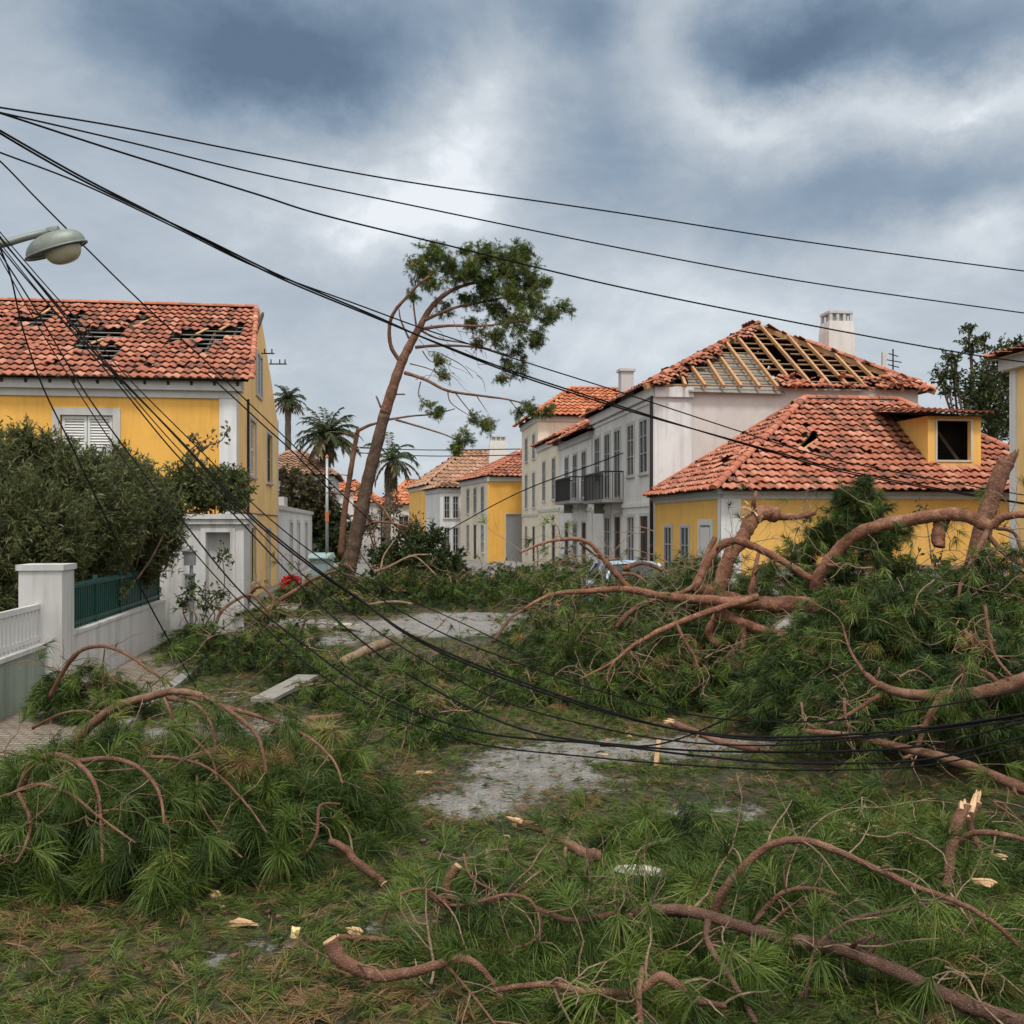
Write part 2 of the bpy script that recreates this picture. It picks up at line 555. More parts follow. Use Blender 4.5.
class Leaves:
    """collects needles / leaves, then builds one mesh"""
    def __init__(s):
        s.parts = []

    def needles(s, C, D, n, L, w, spread=(.2, 1.15), droop=.25, tint=None, stem=.08, ground=True, simple=False):
        C = np.asarray(C, float)
        D = unit(np.asarray(D, float))
        N = len(C)
        if N == 0:
            return
        idx = np.repeat(np.arange(N), n)
        m = N * n
        d = D[idx]
        r = rng.normal(size=(m, 3))
        r = unit(r - (r * d).sum(1, keepdims=True) * d)
        th = rng.uniform(spread[0], spread[1], (m, 1))
        nd = d * np.cos(th) + r * np.sin(th)
        b = C[idx] - d * rng.uniform(0, 1, (m, 1)) * stem
        l = L * rng.uniform(.65, 1.1, (m, 1))
        sd_ = unit(np.cross(nd, rng.normal(size=(m, 3)))) * (w / 2)
        g = np.array([0, 0, -1.0])
        tip = b + nd * l * .95 + g * droop * l
        t = np.full(N, .5) if tint is None else np.asarray(tint, float)
        tt = np.clip(t[idx] + rng.normal(0, .06, m), 0, 1)
        if simple:
            vs = np.stack([b - sd_, b + sd_, tip], 1)
            k = 3
            pat = [(0, 1, 2)]
        else:
            mid = b + nd * l * .55 + g * droop * l * .25
            vs = np.stack([b - sd_ * .8, b + sd_ * .8, mid - sd_, mid + sd_, tip], 1)
            k = 5
            pat = [(0, 1, 3, 2), (2, 3, 4)]
        if ground:
            vs[..., 2] = np.maximum(vs[..., 2], .012 + .02 * rng.random((m, 1)))
        s.parts.append((vs.reshape(-1, 3), k, pat, m, np.repeat(tt, k)))

    def leaves(s, C, D, L, w, tint=None, droop=.1):
        C = np.asarray(C, float)
        D = unit(np.asarray(D, float))
        m = len(C)
        l = L * rng.uniform(.6, 1.15, (m, 1))
        sd_ = unit(np.cross(D, rng.normal(size=(m, 3)))) * (w / 2) * rng.uniform(.7, 1.1, (m, 1))
        g = np.array([0, 0, -1.0])
        mid = C + D * l * .5 - g * 0
        tip = C + D * l + g * droop * l
        vs = np.stack([C, mid - sd_, tip, mid + sd_], 1)
        t = np.full(m, .5) if tint is None else np.asarray(tint, float)
        s.parts.append((vs.reshape(-1, 3), 4, [(0, 1, 2, 3)], m, np.repeat(np.clip(t, 0, 1), 4)))

    def build(s, name, mat, parent=None, loc=(0, 0, 0)):
        vs, lo, sz, ti = [], [], [], []
        base = 0
        for v, k, pat, m, t in s.parts:
            st = base + np.arange(m)[:, None] * k
            flat = np.array([i for p in pat for i in p])
            lo.append((st + flat[None]).ravel())
            sz.append(np.tile(np.array([len(p) for p in pat]), m))
            vs.append(v)
            ti.append(t)
            base += len(v)
        return np_mesh(name, np.concatenate(vs), np.concatenate(sz), np.concatenate(lo), np.concatenate(ti), mat, parent, loc)


def spline(pts, rs, per=6):
    """Catmull-Rom through pts with matching radii"""
    P = [V(p) for p in pts]
    n = len(P)
    if n < 3:
        return [P[0].lerp(P[-1], i / per) for i in range(per + 1)], [rs[0] + (rs[-1] - rs[0]) * i / per for i in range(per + 1)]
    out, ro = [], []
    for i in range(n - 1):
        p0, p1, p2, p3 = P[max(i - 1, 0)], P[i], P[i + 1], P[min(i + 2, n - 1)]
        for k in range(per):
            t = k / per
            t2, t3 = t * t, t * t * t
            out.append(.5 * (2 * p1 + (p2 - p0) * t + (2 * p0 - 5 * p1 + 4 * p2 - p3) * t2 + (3 * p1 - p0 - 3 * p2 + p3) * t3))
            ro.append(rs[i] + (rs[i + 1] - rs[i]) * t)
    out.append(P[-1])
    ro.append(rs[-1])
    return out, ro


def rlist(r0, r1, n):
    return [r0 + (r1 - r0) * i / max(1, n - 1) for i in range(n)]


# ---------------------------------------------------------------- ground
GAPS = [  # centre X, Y, half-width, half-depth, rotation, depth of the clearing
    (.15, 9.7, .62, .9, .1, 1.1), (-.35, 8.6, .5, .55, .2, .85), (1.2, 10.6, 1.2, .55, 0, .95), (1.7, 8.3, .6, .45, 0, .6), (2.3, 11, .9, .4, 0, .7), (.9, 9.3, .5, .4, 0, .4),
    (-1.9, 23.5, 2.3, 2.2, .2, 1.2), (-1.0, 26.5, 1.8, 1.0, 0, 1.0), (-5.2, 11.3, 1.7, .8, 0, 1.2), (-4.0, 20.5, 1.2, 1.0, 0, .7), (-.6, 6.0, .7, .3, .1, .45),
    (-1.6, 5.6, .5, .3, 0, .35), (-3.0, 12.0, .8, .6, 0, .6), (-5.5, 24.5, 1.4, 1.5, 0, .8), (.9, 7.5, .5, .3, 0, .4), (-4.4, 13.6, .8, .6, 0, .5)]


def litter_amount(x, y):
    a = np.ones_like(x)
    for gx, gy, rx, ry, ro, k in GAPS:
        dx, dy = x - gx, y - gy
        u = dx * math.cos(ro) + dy * math.sin(ro)
        v = -dx * math.sin(ro) + dy * math.cos(ro)
        a = a - k * np.exp(-((u / rx) ** 2 + (v / ry) ** 2) ** 1.5)
    far = np.clip((y - 36) / 10, 0, 1) * .75
    return np.clip(a - far, 0, 1)


def build_ground():
    xs = np.concatenate([np.linspace(-900, -30, 8), np.linspace(-24, -9, 12), np.linspace(-8.6, 8.6, 116), np.linspace(9, 24, 12), np.linspace(30, 900, 8)])
    ys = np.concatenate([np.linspace(-60, 2, 8), np.linspace(3, 16, 90), np.linspace(16.3, 40, 80), np.linspace(42, 90, 16), np.linspace(110, 1600, 10)])
    X, Y = np.meshgrid(xs, ys)
    lit = litter_amount(X, Y)
    near = (np.abs(X) < 12) & (Y > 2) & (Y < 45)
    Z = np.where(near, .02 * lit * (np.sin(X * 5.1 + np.sin(Y * 3.3)) * np.cos(Y * 4.7 + X) * .5 + .5), 0)
    ny, nx = X.shape
    vs = np.stack([X, Y, Z], -1).reshape(-1, 3)
    i = (np.arange(ny - 1)[:, None] * nx + np.arange(nx - 1)[None]).ravel()
    loops = np.stack([i, i + 1, i + nx + 1, i + nx], 1).ravel()
    o = np_mesh('street_ground', vs, np.full(len(i), 4), loops, np.zeros(len(vs)), 'street_ground', smooth=True)
    a = o.data.attributes.new('litter', 'FLOAT', 'POINT')
    a.data.foreach_set('value', lit.ravel().astype(np.float32))
    props(o, kind='structure')


build_ground()


def strip(name, p0, L, w, h, mat):
    """pavement slab from p0 along the street"""
    mb = MB()
    c = V(p0) + SD * (L / 2) + SV * (w / 2) + EZ * (h / 2 - .05)
    mb.box(c, SD, SV, EZ, L / 2, w / 2, h / 2 + .05)
    props(mb.build(name, mat, loc=p0), kind='structure')


strip('pavement', V((-6.2, 9.0, 0)) , 10.5, 1.9, .055, 'cobble_paving')
strip('kerb', V((-6.2, 9.0, 0)) + SV * 1.903, 10.5, .16, .085, 'concrete')
strip('pavement', V((-7.76, 27.5, 0)) + SV * .0, 40, 1.8, .08, 'concrete')
strip('pavement', V((5.46, 25.5, 0)) - SV * 1.5, 40, 1.5, .1, 'concrete')


# ---------------------------------------------------------------- houses
class Face:
    def __init__(s, O, e, n):
        s.O, s.e, s.n = V(O), e, n

    def P(s, u, z, d=0.0):
        return s.O + s.e * u + EZ * z + s.n * d

    def box(s, mb, u0, u1, z0, z1, d0, d1):
        mb.box(s.P((u0 + u1) / 2, (z0 + z1) / 2, (d0 + d1) / 2), s.e, s.n, EZ, abs(u1 - u0) / 2, abs(d1 - d0) / 2, abs(z1 - z0) / 2)


def wall_grid(mb, fc, w, z0, z1, holes, reveal=.16):
    us = sorted({0, w} | {h[0] for h in holes} | {h[1] for h in holes})
    zs = sorted({z0, z1} | {h[2] for h in holes} | {h[3] for h in holes})
    for i in range(len(us) - 1):
        for j in range(len(zs) - 1):
            cu, cz = (us[i] + us[i + 1]) / 2, (zs[j] + zs[j + 1]) / 2
            if any(h[0] < cu < h[1] and h[2] < cz < h[3] for h in holes):
                continue
            mb.poly([fc.P(us[i], zs[j]), fc.P(us[i + 1], zs[j]), fc.P(us[i + 1], zs[j + 1]), fc.P(us[i], zs[j + 1])])
    for a, b, c, d in holes:
        for q in ([(a, c), (b, c)], [(b, c), (b, d)], [(b, d), (a, d)], [(a, d), (a, c)]):
            mb.poly([fc.P(*q[0]), fc.P(*q[1]), fc.P(*q[1], -reveal), fc.P(*q[0], -reveal)])


def window(root, fc, u0, u1, z0, z1, style='sash', trim='trim_stone', tw=.13, frame='white_paint', label=None, sill=True, inset=.15):
    """a window (or door) part with its frame, trim and sill as sub-parts"""
    door = style == 'door'
    e_ = .15 - inset
    mb = MB()
    if style == 'open':
        mb = None
    elif style in ('shutter', 'green_shutter', 'door', 'garage'):
        fc.box(mb, u0, u1, z0, z1, -.15 + e_, -.12 + e_)
    else:
        fc.box(mb, u0, u1, z0, z1, -.15 + e_, -.135 + e_)
    base = None
    if mb:
        mat = {'shutter': frame, 'green_shutter': 'dark_green_shutter', 'door': 'dark_wood', 'garage': 'galvanised'}.get(style, 'window_glass')
        base = mb.build('door' if door or style == 'garage' else 'window', mat, root)
        if label:
            base['label'] = label
    holder = base if base is not None else root
    t = MB()
    if tw:
        fc.box(t, u0 - tw, u0, z0, z1 + tw, -.01, .035)
        fc.box(t, u1, u1 + tw, z0, z1 + tw, -.01, .035)
        fc.box(t, u0, u1, z1, z1 + tw, -.01, .035)
        t.build('surround', trim, holder)
    if sill and not door:
        t = MB()
        fc.box(t, u0 - tw - .04, u1 + tw + .04, z0 - .08, z0 - .002, -.02, .09)
        t.build('sill', trim, holder)
    if style in ('sash', 'blind'):
        t = MB()
        fw = .04
        for a, b in ((u0, u0 + fw), (u1 - fw, u1), ((u0 + u1) / 2 - .022, (u0 + u1) / 2 + .022)):
            fc.box(t, a, b, z0, z1, -.132 + e_, -.085 + e_)
        zz = [z0, z1 - fw] + ([z0 + (z1 - z0) * .36, z0 + (z1 - z0) * .68])
        for k, z in enumerate(zz):
            for a, b in ((u0 + fw, (u0 + u1) / 2 - .022), ((u0 + u1) / 2 + .022, u1 - fw)):
                fc.box(t, a, b, z, z + (fw if k < 2 else .035), -.13 + e_, -.09 + e_)
        t.build('frame', frame, holder)
        if style == 'blind':
            t = MB()
            fc.box(t, u0 + .06, u1 - .06, z0 + (z1 - z0) * .45, z1 - .06, -.084 + e_, -.07 + e_)
            t.build('blind', 'white_paint', holder)
    if style in ('shutter', 'green_shutter'):
        t = MB()
        for a, b in ((u0 + .03, (u0 + u1) / 2 - .01), ((u0 + u1) / 2 + .01, u1 - .03)):
            for x0, x1 in ((a, a + .07), (b - .07, b)):
                fc.box(t, x0, x1, z0 + .02, z1 - .02, -.11, -.055)
            for za, zb in ((z0 + .02, z0 + .1), (z1 - .1, z1 - .02), ((z0 + z1) / 2 - .04, (z0 + z1) / 2 + .04)):
                fc.box(t, a + .07, b - .07, za, zb, -.108, -.058)
            ns = int((z1 - z0 - .2) / .075)
            for k in range(ns):
                z = z0 + .12 + (z1 - z0 - .26) * k / max(1, ns - 1)
                c = fc.P((a + b) / 2, z, -.088)
                up = (EZ * .82 - fc.n * .57).normalized()
                t.box(c, fc.e, up, fc.e.cross(up), (b - a) / 2 - .07, .036, .005)
        t.build('shutter', frame if style == 'shutter' else 'dark_green_shutter', holder)
    if door:
        t = MB()
        fc.box(t, (u0 + u1) / 2 - .012, (u0 + u1) / 2 + .012, z0 + .05, z1 - .05, -.118 + e_, -.09 + e_)
        for a, b in ((u0 + .1, (u0 + u1) / 2 - .1), ((u0 + u1) / 2 + .1, u1 - .1)):
            fc.box(t, a, b, z0 + .25, z0 + .9, -.118 + e_, -.1 + e_)
            fc.box(t, a, b, z0 + 1.0, z1 - .2, -.118 + e_, -.1 + e_)
        t.build('panelling', 'dark_wood', holder)
    return base


def inside(poly, u, v):
    c = False
    n = len(poly)
    for i in range(n):
        (x1, y1), (x2, y2) = poly[i], poly[(i + 1) % n]
        if (y1 > v) != (y2 > v) and u < (x2 - x1) * (v - y1) / (y2 - y1) + x1:
            c = not c
    return c


class Slope:
    """a roof plane: A to B along the eave, up towards R"""
    def __init__(s, A, B, R):
        s.A, s.B = V(A), V(B)
        s.u = (s.B - s.A).normalized()
        r = V(R) - s.A
        s.vv = (r - s.u * r.dot(s.u)).normalized()
        s.n = s.u.cross(s.vv)
        if s.n.z < 0:
            s.n = -s.n

    def uv(s, p):
        d = V(p) - s.A
        return d.dot(s.u), d.dot(s.vv)

    def P(s, u, v, h=0.0):
        return s.A + s.u * u + s.vv * v + s.n * h

    def hit(s, px, py):
        c = V((0, 0, CH))
        d = W(px, py, 10) - c
        t = (s.A - c).dot(s.n) / d.dot(s.n)
        return s.uv(c + d * t)


def tile_roof(root, sl, outline, holes=(), keep=None, cp=.21, rp=.34, mat='clay_tile', amp=.045, name='roof', mess=.02, under=True):
    """tiles over the outline polygon (in the plane's u, v), none inside the hole polygons"""
    us = [p[0] for p in outline]
    vs_ = [p[1] for p in outline]
    K = 7
    prof_u = np.linspace(0, 1.04, K) * cp
    prof_h = amp * np.array([0, .75, 1.0, .75, .1, -.12, .0])
    L = rp * 1.14
    th = .022
    verts, loops, tints = [], [], []
    ub = MB()
    nrow = int((max(vs_) - min(vs_)) / rp) + 1
    ncol = int((max(us) - min(us)) / cp) + 1
    base = 0
    quad = []
    for k in range(K - 1):
        quad += [k, k + 1, K + k + 1, K + k]                       # top
        quad += [k, k + 1, 2 * K + k + 1, 2 * K + k]               # front lip
    quad = np.array(quad)
    for i in range(nrow):
        for j in range(ncol):
            u0, v0 = min(us) + j * cp, min(vs_) + i * rp
            cu, cv = u0 + cp / 2, v0 + rp / 2
            if not inside(outline, cu, cv):
                continue
            if any(inside(h, cu, cv) for h in holes) or (keep and not keep(cu, cv)):
                continue
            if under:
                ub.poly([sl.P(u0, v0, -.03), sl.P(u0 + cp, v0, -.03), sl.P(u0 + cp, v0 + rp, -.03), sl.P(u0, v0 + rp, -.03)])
            ang, du, dv, dh = random.gauss(0, .045), random.gauss(0, .007), random.gauss(0, .018), 0
            edge = any(inside(h, cu + a, cv + b) for h in holes for a, b in ((cp * 1.2, 0), (-cp * 1.2, 0), (0, rp * 1.2), (0, -rp * 1.2)))
            if random.random() < (.35 if edge else mess):
                ang += random.gauss(0, .22)
                du += random.gauss(0, .04)
                dv += random.gauss(0, .07)
                dh = random.uniform(0, .035)
            tilt = .075
            pu = np.concatenate([prof_u, prof_u, prof_u]) + du
            pv = np.concatenate([np.full(K, -.03), np.full(K, L - .03), np.full(K, -.03)]) + dv
            ph = np.concatenate([prof_h + tilt, prof_h * .9 + .008, prof_h + tilt - th]) + dh
            ca, sa = math.cos(ang), math.sin(ang)
            qu = u0 + cp / 2 + (pu - cp / 2) * ca - pv * sa
            qv = v0 + (pu - cp / 2) * sa + pv * ca
            P = np.array(sl.A)[None] + qu[:, None] * np.array(sl.u) + qv[:, None] * np.array(sl.vv) + ph[:, None] * np.array(sl.n)
            verts.append(P)
            loops.append(quad + base)
            t = float(np.clip(random.gauss(.48, .24), .0, .92))
            tt = np.full(3 * K, t)
            tt[2 * K:] = min(1, t + (.35 if i == 0 else .04))
            tints.append(tt)
            base += 3 * K
    if not verts:
        return None
    loops = np.concatenate(loops)
    o = np_mesh(name, np.concatenate(verts), np.full(len(loops) // 4, 4), loops, np.concatenate(tints), mat, root)
    if under:
        ub.build('roof_boarding', 'dark_wood', o)
    return o


def caps(root, lines, r=.10, mat='clay_tile', step=.36, skip=0.0, name='ridge_tiles'):
    mb = MB()
    for a, b in lines:
        a, b = V(a), V(b)
        d = (b - a)
        n = max(1, int(d.length / step))
        dn = d.normalized()
        sx = dn.cross(EZ).normalized()
        up = sx.cross(dn)
        for k in range(n):
            if random.random() < skip:
                continue
            p, q = a + d * (k / n), a + d * ((k + 1.12) / n)
            tint = min(.95, max(0, random.gauss(.5, .2)))
            jit = random.gauss(0, .012)
            ring = []
            for pt, rr in ((p, r * 1.1), (q, r * .9)):
                ring += [pt + sx * (math.cos(t) * rr + jit) + up * (math.sin(t) * rr * .9 + .03) for t in [math.pi * i / 6 for i in range(7)]]
            mb.add(ring, [(i, i + 1, 8 + i, 7 + i) for i in range(6)] + [(0, 1, 2, 3, 4, 5, 6)], tint)
    return mb.build(name, mat, root, tint=True)


def hip_pts(O, eu, ev, w, d, h, ov, rise, hip_l, hip_r):
    """eave corners and ridge ends of a roof whose ridge runs along eu"""
    A = V(O) - eu * ov - ev * ov + EZ * h
    B = V(O) + eu * (w + ov) - ev * ov + EZ * h
    C = V(O) + eu * (w + ov) + ev * (d + ov) + EZ * h
    Dd = V(O) - eu * ov + ev * (d + ov) + EZ * h
    R0 = V(O) + eu * (hip_l if hip_l else -ov) + ev * (d / 2) + EZ * (h + rise)
    R1 = V(O) + eu * (w - hip_r if hip_r else w + ov) + ev * (d / 2) + EZ * (h + rise)
    return A, B, C, Dd, R0, R1


def outline_of(sl, *pts):
    return [sl.uv(p) for p in pts]


def cornice(root, faces, z, hgt=.3, mat='trim_stone', proud=.12):
    mb = MB()
    for k, (fc, w) in enumerate(faces):
        e = proud if k == 0 else 0
        fc.box(mb, -e * 0, w, z - hgt, z - hgt * .45, -.01, proud * .45)
        fc.box(mb, -proud, w, z - hgt * .45, z - .004, -.01, proud)
    return mb.build('cornice', mat, root)


def pilaster(mb, fc, u0, u1, z0, z1, d=.045):
    fc.box(mb, u0, u1, z0, z1, -.01, d)


def chimney(root, c, w, d, z0, z1, mat='white_plaster', taper=.9, slots=True):
    mb = MB()
    vs = []
    for z, k in ((z0, 1.0), (z1 - .45, taper), (z1 - .05, taper * .92)):
        vs += [V(c) + SV * (a * w / 2 * k) + SD * (b * d / 2 * k) + EZ * z for a, b in ((-1, -1), (1, -1), (1, 1), (-1, 1))]
    fs = []
    for r in range(2):
        fs += [(r * 4 + i, r * 4 + (i + 1) % 4, r * 4 + 4 + (i + 1) % 4, r * 4 + 4 + i) for i in range(4)]
    fs.append((8, 9, 10, 11))
    mb.add(vs, fs)
    ch = mb.build('chimney', mat, root)
    t = MB()
    wt_, dt_ = w * taper * .92, d * taper * .92
    t.box(V(c) + EZ * (z1 + .30), SV, SD, EZ, wt_ / 2 + .01, dt_ / 2 + .01, .05)
    t.box(V(c) + EZ * (z1 + .10), SV, SD, EZ, wt_ / 2 - .16, dt_ / 2 - .16, .14)
    for a in (-1, -.33, .33, 1):
        for b in (-1, 1):
            t.box(V(c) + EZ * (z1 + .10) + SV * (a * (wt_ / 2 - .07)) + SD * (b * (dt_ / 2 - .07)), SV, SD, EZ, .055, .055, .15)
    t.build('chimney_cap', 'grey_plaster', ch)
    return ch


def zz(x0, y0, sc):
    return lambda pts: [(x0 + x / sc, y0 + y / sc) for x, y in pts]


# ---- the yellow house on the left
def left_house():
    C = V((-7.76, 28, 0))
    wid, dep, h, rise = 15.0, 12.0, 6.55, 3.2
    root = thing('yellow_house', 'two storey yellow house with storm torn red tile roof, beyond the tall dark green hedge', 'house', C)
    front = Face(C, -SV, -SD)
    side = Face(C, SD, SV)
    back = Face(C + SD * dep - SV * wid, SV, SD)
    far = Face(C - SV * wid, SD, -SV)
    fw = [(3.27, 4.65, 3.55, 5.42), (8.6, 10.0, 3.55, 5.42), (3.27, 4.65, .9, 2.5)]
    sw = [(3.2, 4.75, 3.95, 5.72), (8.0, 9.7, 3.95, 5.72), (3.5, 4.6, .55, 2.3), (7.7, 9.1, .05, 2.2)]
    mb = MB()
    wall_grid(mb, front, wid, 0, h, fw)
    mb.build('wall', 'yellow_plaster', root)
    mb = MB()
    wall_grid(mb, back, wid, 0, h, [])
    mb.build('wall', 'yellow_plaster', root)
    for fc, ws in ((side, sw), (far, [])):
        mb = MB()
        wall_grid(mb, fc, dep, 0, h, ws)
        mb.poly([fc.P(0, h), fc.P(dep, h), fc.P(dep / 2, h + rise)])
        mb.build('gable_wall', 'yellow_side_plaster', root)
    for q in fw:
        window(root, front, *q, style='shutter', tw=.2)
    window(root, side, *sw[0], style='shutter', tw=.1)
    window(root, side, *sw[1], style='green_shutter', tw=.1)
    window(root, side, *sw[2], style='green_shutter', tw=.1)
    window(root, side, *sw[3], style='door', tw=.1)
    t = MB()
    side.box(t, 4.9, 6.3, h + .2, h + 1.5, -.01, .03)
    aw = t.build('attic_window', 'window_glass', root)
    t = MB()
    for a, b, c, d in ((4.8, 4.9, h + .1, h + 1.6), (6.3, 6.4, h + .1, h + 1.6), (4.9, 6.3, h + 1.5, h + 1.6), (4.9, 6.3, h + .1, h + .2), (5.56, 5.64, h + .2, h + 1.5)):
        side.box(t, a, b, c, d, .0, .06)
    t.build('frame', 'trim_stone', aw)
    t = MB()
    pilaster(t, front, -.05, .42, 0, h - .45)
    pilaster(t, side, .0, .40, 0, h - .45)
    t.build('corner_pilaster', 'cool_white_plaster', root)
    t = MB()
    front.box(t, -.02, wid, h - .62, h - .42, -.01, .07)
    front.box(t, -.2, wid, h - .42, h - .06, -.01, .2)
    side.box(t, 0, .35, h - .42, h - .06, -.005, .2)
    t.build('cornice', 'trim_stone', root)
    t = MB()
    side.box(t, dep - .25, dep, 0, h, -.01, .04)
    t.build('far_pilaster', 'trim_stone', root)
    # roof
    ov = .38
    A = front.P(-.50, h - .16, ov)
    B = front.P(wid, h - .16, ov)
    R = front.P(.12, h + rise, -dep / 2)
    R2 = front.P(wid, h + rise, -dep / 2)
    sl = Slope(B, A, R2)
    z1 = zz(0, 200, 3.413)
    hp = [[(45, 400), (105, 400), (100, 428), (45, 422)], [(100, 438), (150, 372), (192, 368), (155, 438)], [(225, 440), (245, 393), (288, 383), (268, 443)],
          [(245, 518), (272, 448), (418, 448), (412, 474), (345, 474), (310, 518)], [(318, 545), (348, 498), (408, 494), (378, 562)], [(462, 432), (472, 398), (513, 398), (503, 432)],
          [(568, 497), (578, 456), (684, 453), (674, 478), (602, 480)], [(676, 478), (700, 432), (768, 430), (762, 474), (728, 477), (728, 522), (748, 534), (676, 530)],
          [(776, 442), (834, 426), (828, 460), (772, 462)]]
    holes = [[sl.hit(*p) for p in z1(q)] for q in hp]
    ol = outline_of(sl, B, A, R, R2)
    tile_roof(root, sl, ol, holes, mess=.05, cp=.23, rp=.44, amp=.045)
    Ab = front.P(.1, h - .16, -dep - .1)
    Bb = front.P(wid, h - .16, -dep - .1)
    s2 = Slope(Ab, Bb, R)
    tile_roof(root, s2, outline_of(s2, Ab, Bb, R2, R), cp=.3, rp=.5, name='rear_roof')
    caps(root, [(R2, R)], .11)
    caps(root, [(A + EZ * .02, R)], .085, skip=.12, name='verge_tiles')
    # bare battens and rafters seen through the holes
    t = MB()
    for k in range(24):
        u = sl.uv(A)[0] - .4 - k * .62
        t.bar(sl.P(u, .1, -.16), sl.P(u, sl.uv(R)[1] - .1, -.16), .07, .12, sl.n)
    t.build('rafters', 'dark_wood', root)
    t = MB()
    for v in np.arange(.3, 6.6, .44):
        t.bar(sl.P(sl.uv(A)[0] - .5, v, -.062), sl.P(sl.uv(A)[0] - wid + .4, v, -.062), .05, .03, sl.n)
    t.build('battens', 'grey_board', root)
    # loose pale tiles tipped at the holes
    t = MB()
    for p in z1([(330, 490), (690, 455), (768, 440), (160, 385), (500, 420)]):
        u, v = sl.hit(*p)
        ang = random.uniform(.9, 1.4)
        d = sl.u * math.cos(ang) + sl.vv * math.sin(ang)
        t.bar(sl.P(u, v, .05) - d * .3, sl.P(u, v, .08) + d * .3, .09, .03, sl.n)
    t.build('tipped_battens', 'lumber', root)
    # service brackets on the gable
    t = MB()
    for px, py, ln in ((262, 353.5, .85), (278, 364, .6)):
        p = side.P(6.4, 0)
        D = p.y
        c = W(px, py, D)
        t.bar(c - V((ln / 2, 0, 0)), c + V((ln / 2, 0, 0)), .04, .04)
        for k in (-.4, .1, .4):
            t.bar(c + V((ln * k, 0, 0)), c + V((ln * k, 0, .16)), .035, .035)
    t.build('service_bracket', 'iron', root)
    t = MB()
    side.box(t, 2.6, 2.68, 0, h - .3, .005, .07)
    side.box(t, .15, dep, 2.75, 2.78, .005, .03)
    t.build('wall_conduit', 'iron', root)


left_house()


# ---- the white two storey house with the stripped roof
def balcony(root, fc, u0, u1, z, dep=.8):
    t = MB()
    fc.box(t, u0, u1, z - .12, z, -.02, dep)
    fc.box(t, u0 + .15, u0 + .3, z - .5, z - .122, -.02, dep * .5)
    fc.box(t, u1 - .3, u1 - .15, z - .5, z - .122, -.02, dep * .5)
    b = t.build('balcony', 'concrete', root)
    t = MB()
    fc.box(t, u0, u1, z + .98, z + 1.03, dep - .06, dep - .02)
    for u in (u0, u1 - .04):
        fc.box(t, u, u + .04, z + .98, z + 1.03, 0, dep - .06)
        for k in range(6):
            fc.box(t, u + .01, u + .03, z, z + .98, dep * k / 6, dep * k / 6 + .02)
    n = int((u1 - u0) / .13)
    for k in range(n + 1):
        u = u0 + (u1 - u0 - .03) * k / n
        fc.box(t, u, u + .022, z, z + .98, dep - .05, dep - .03)
    t.build('railing', 'iron', b)


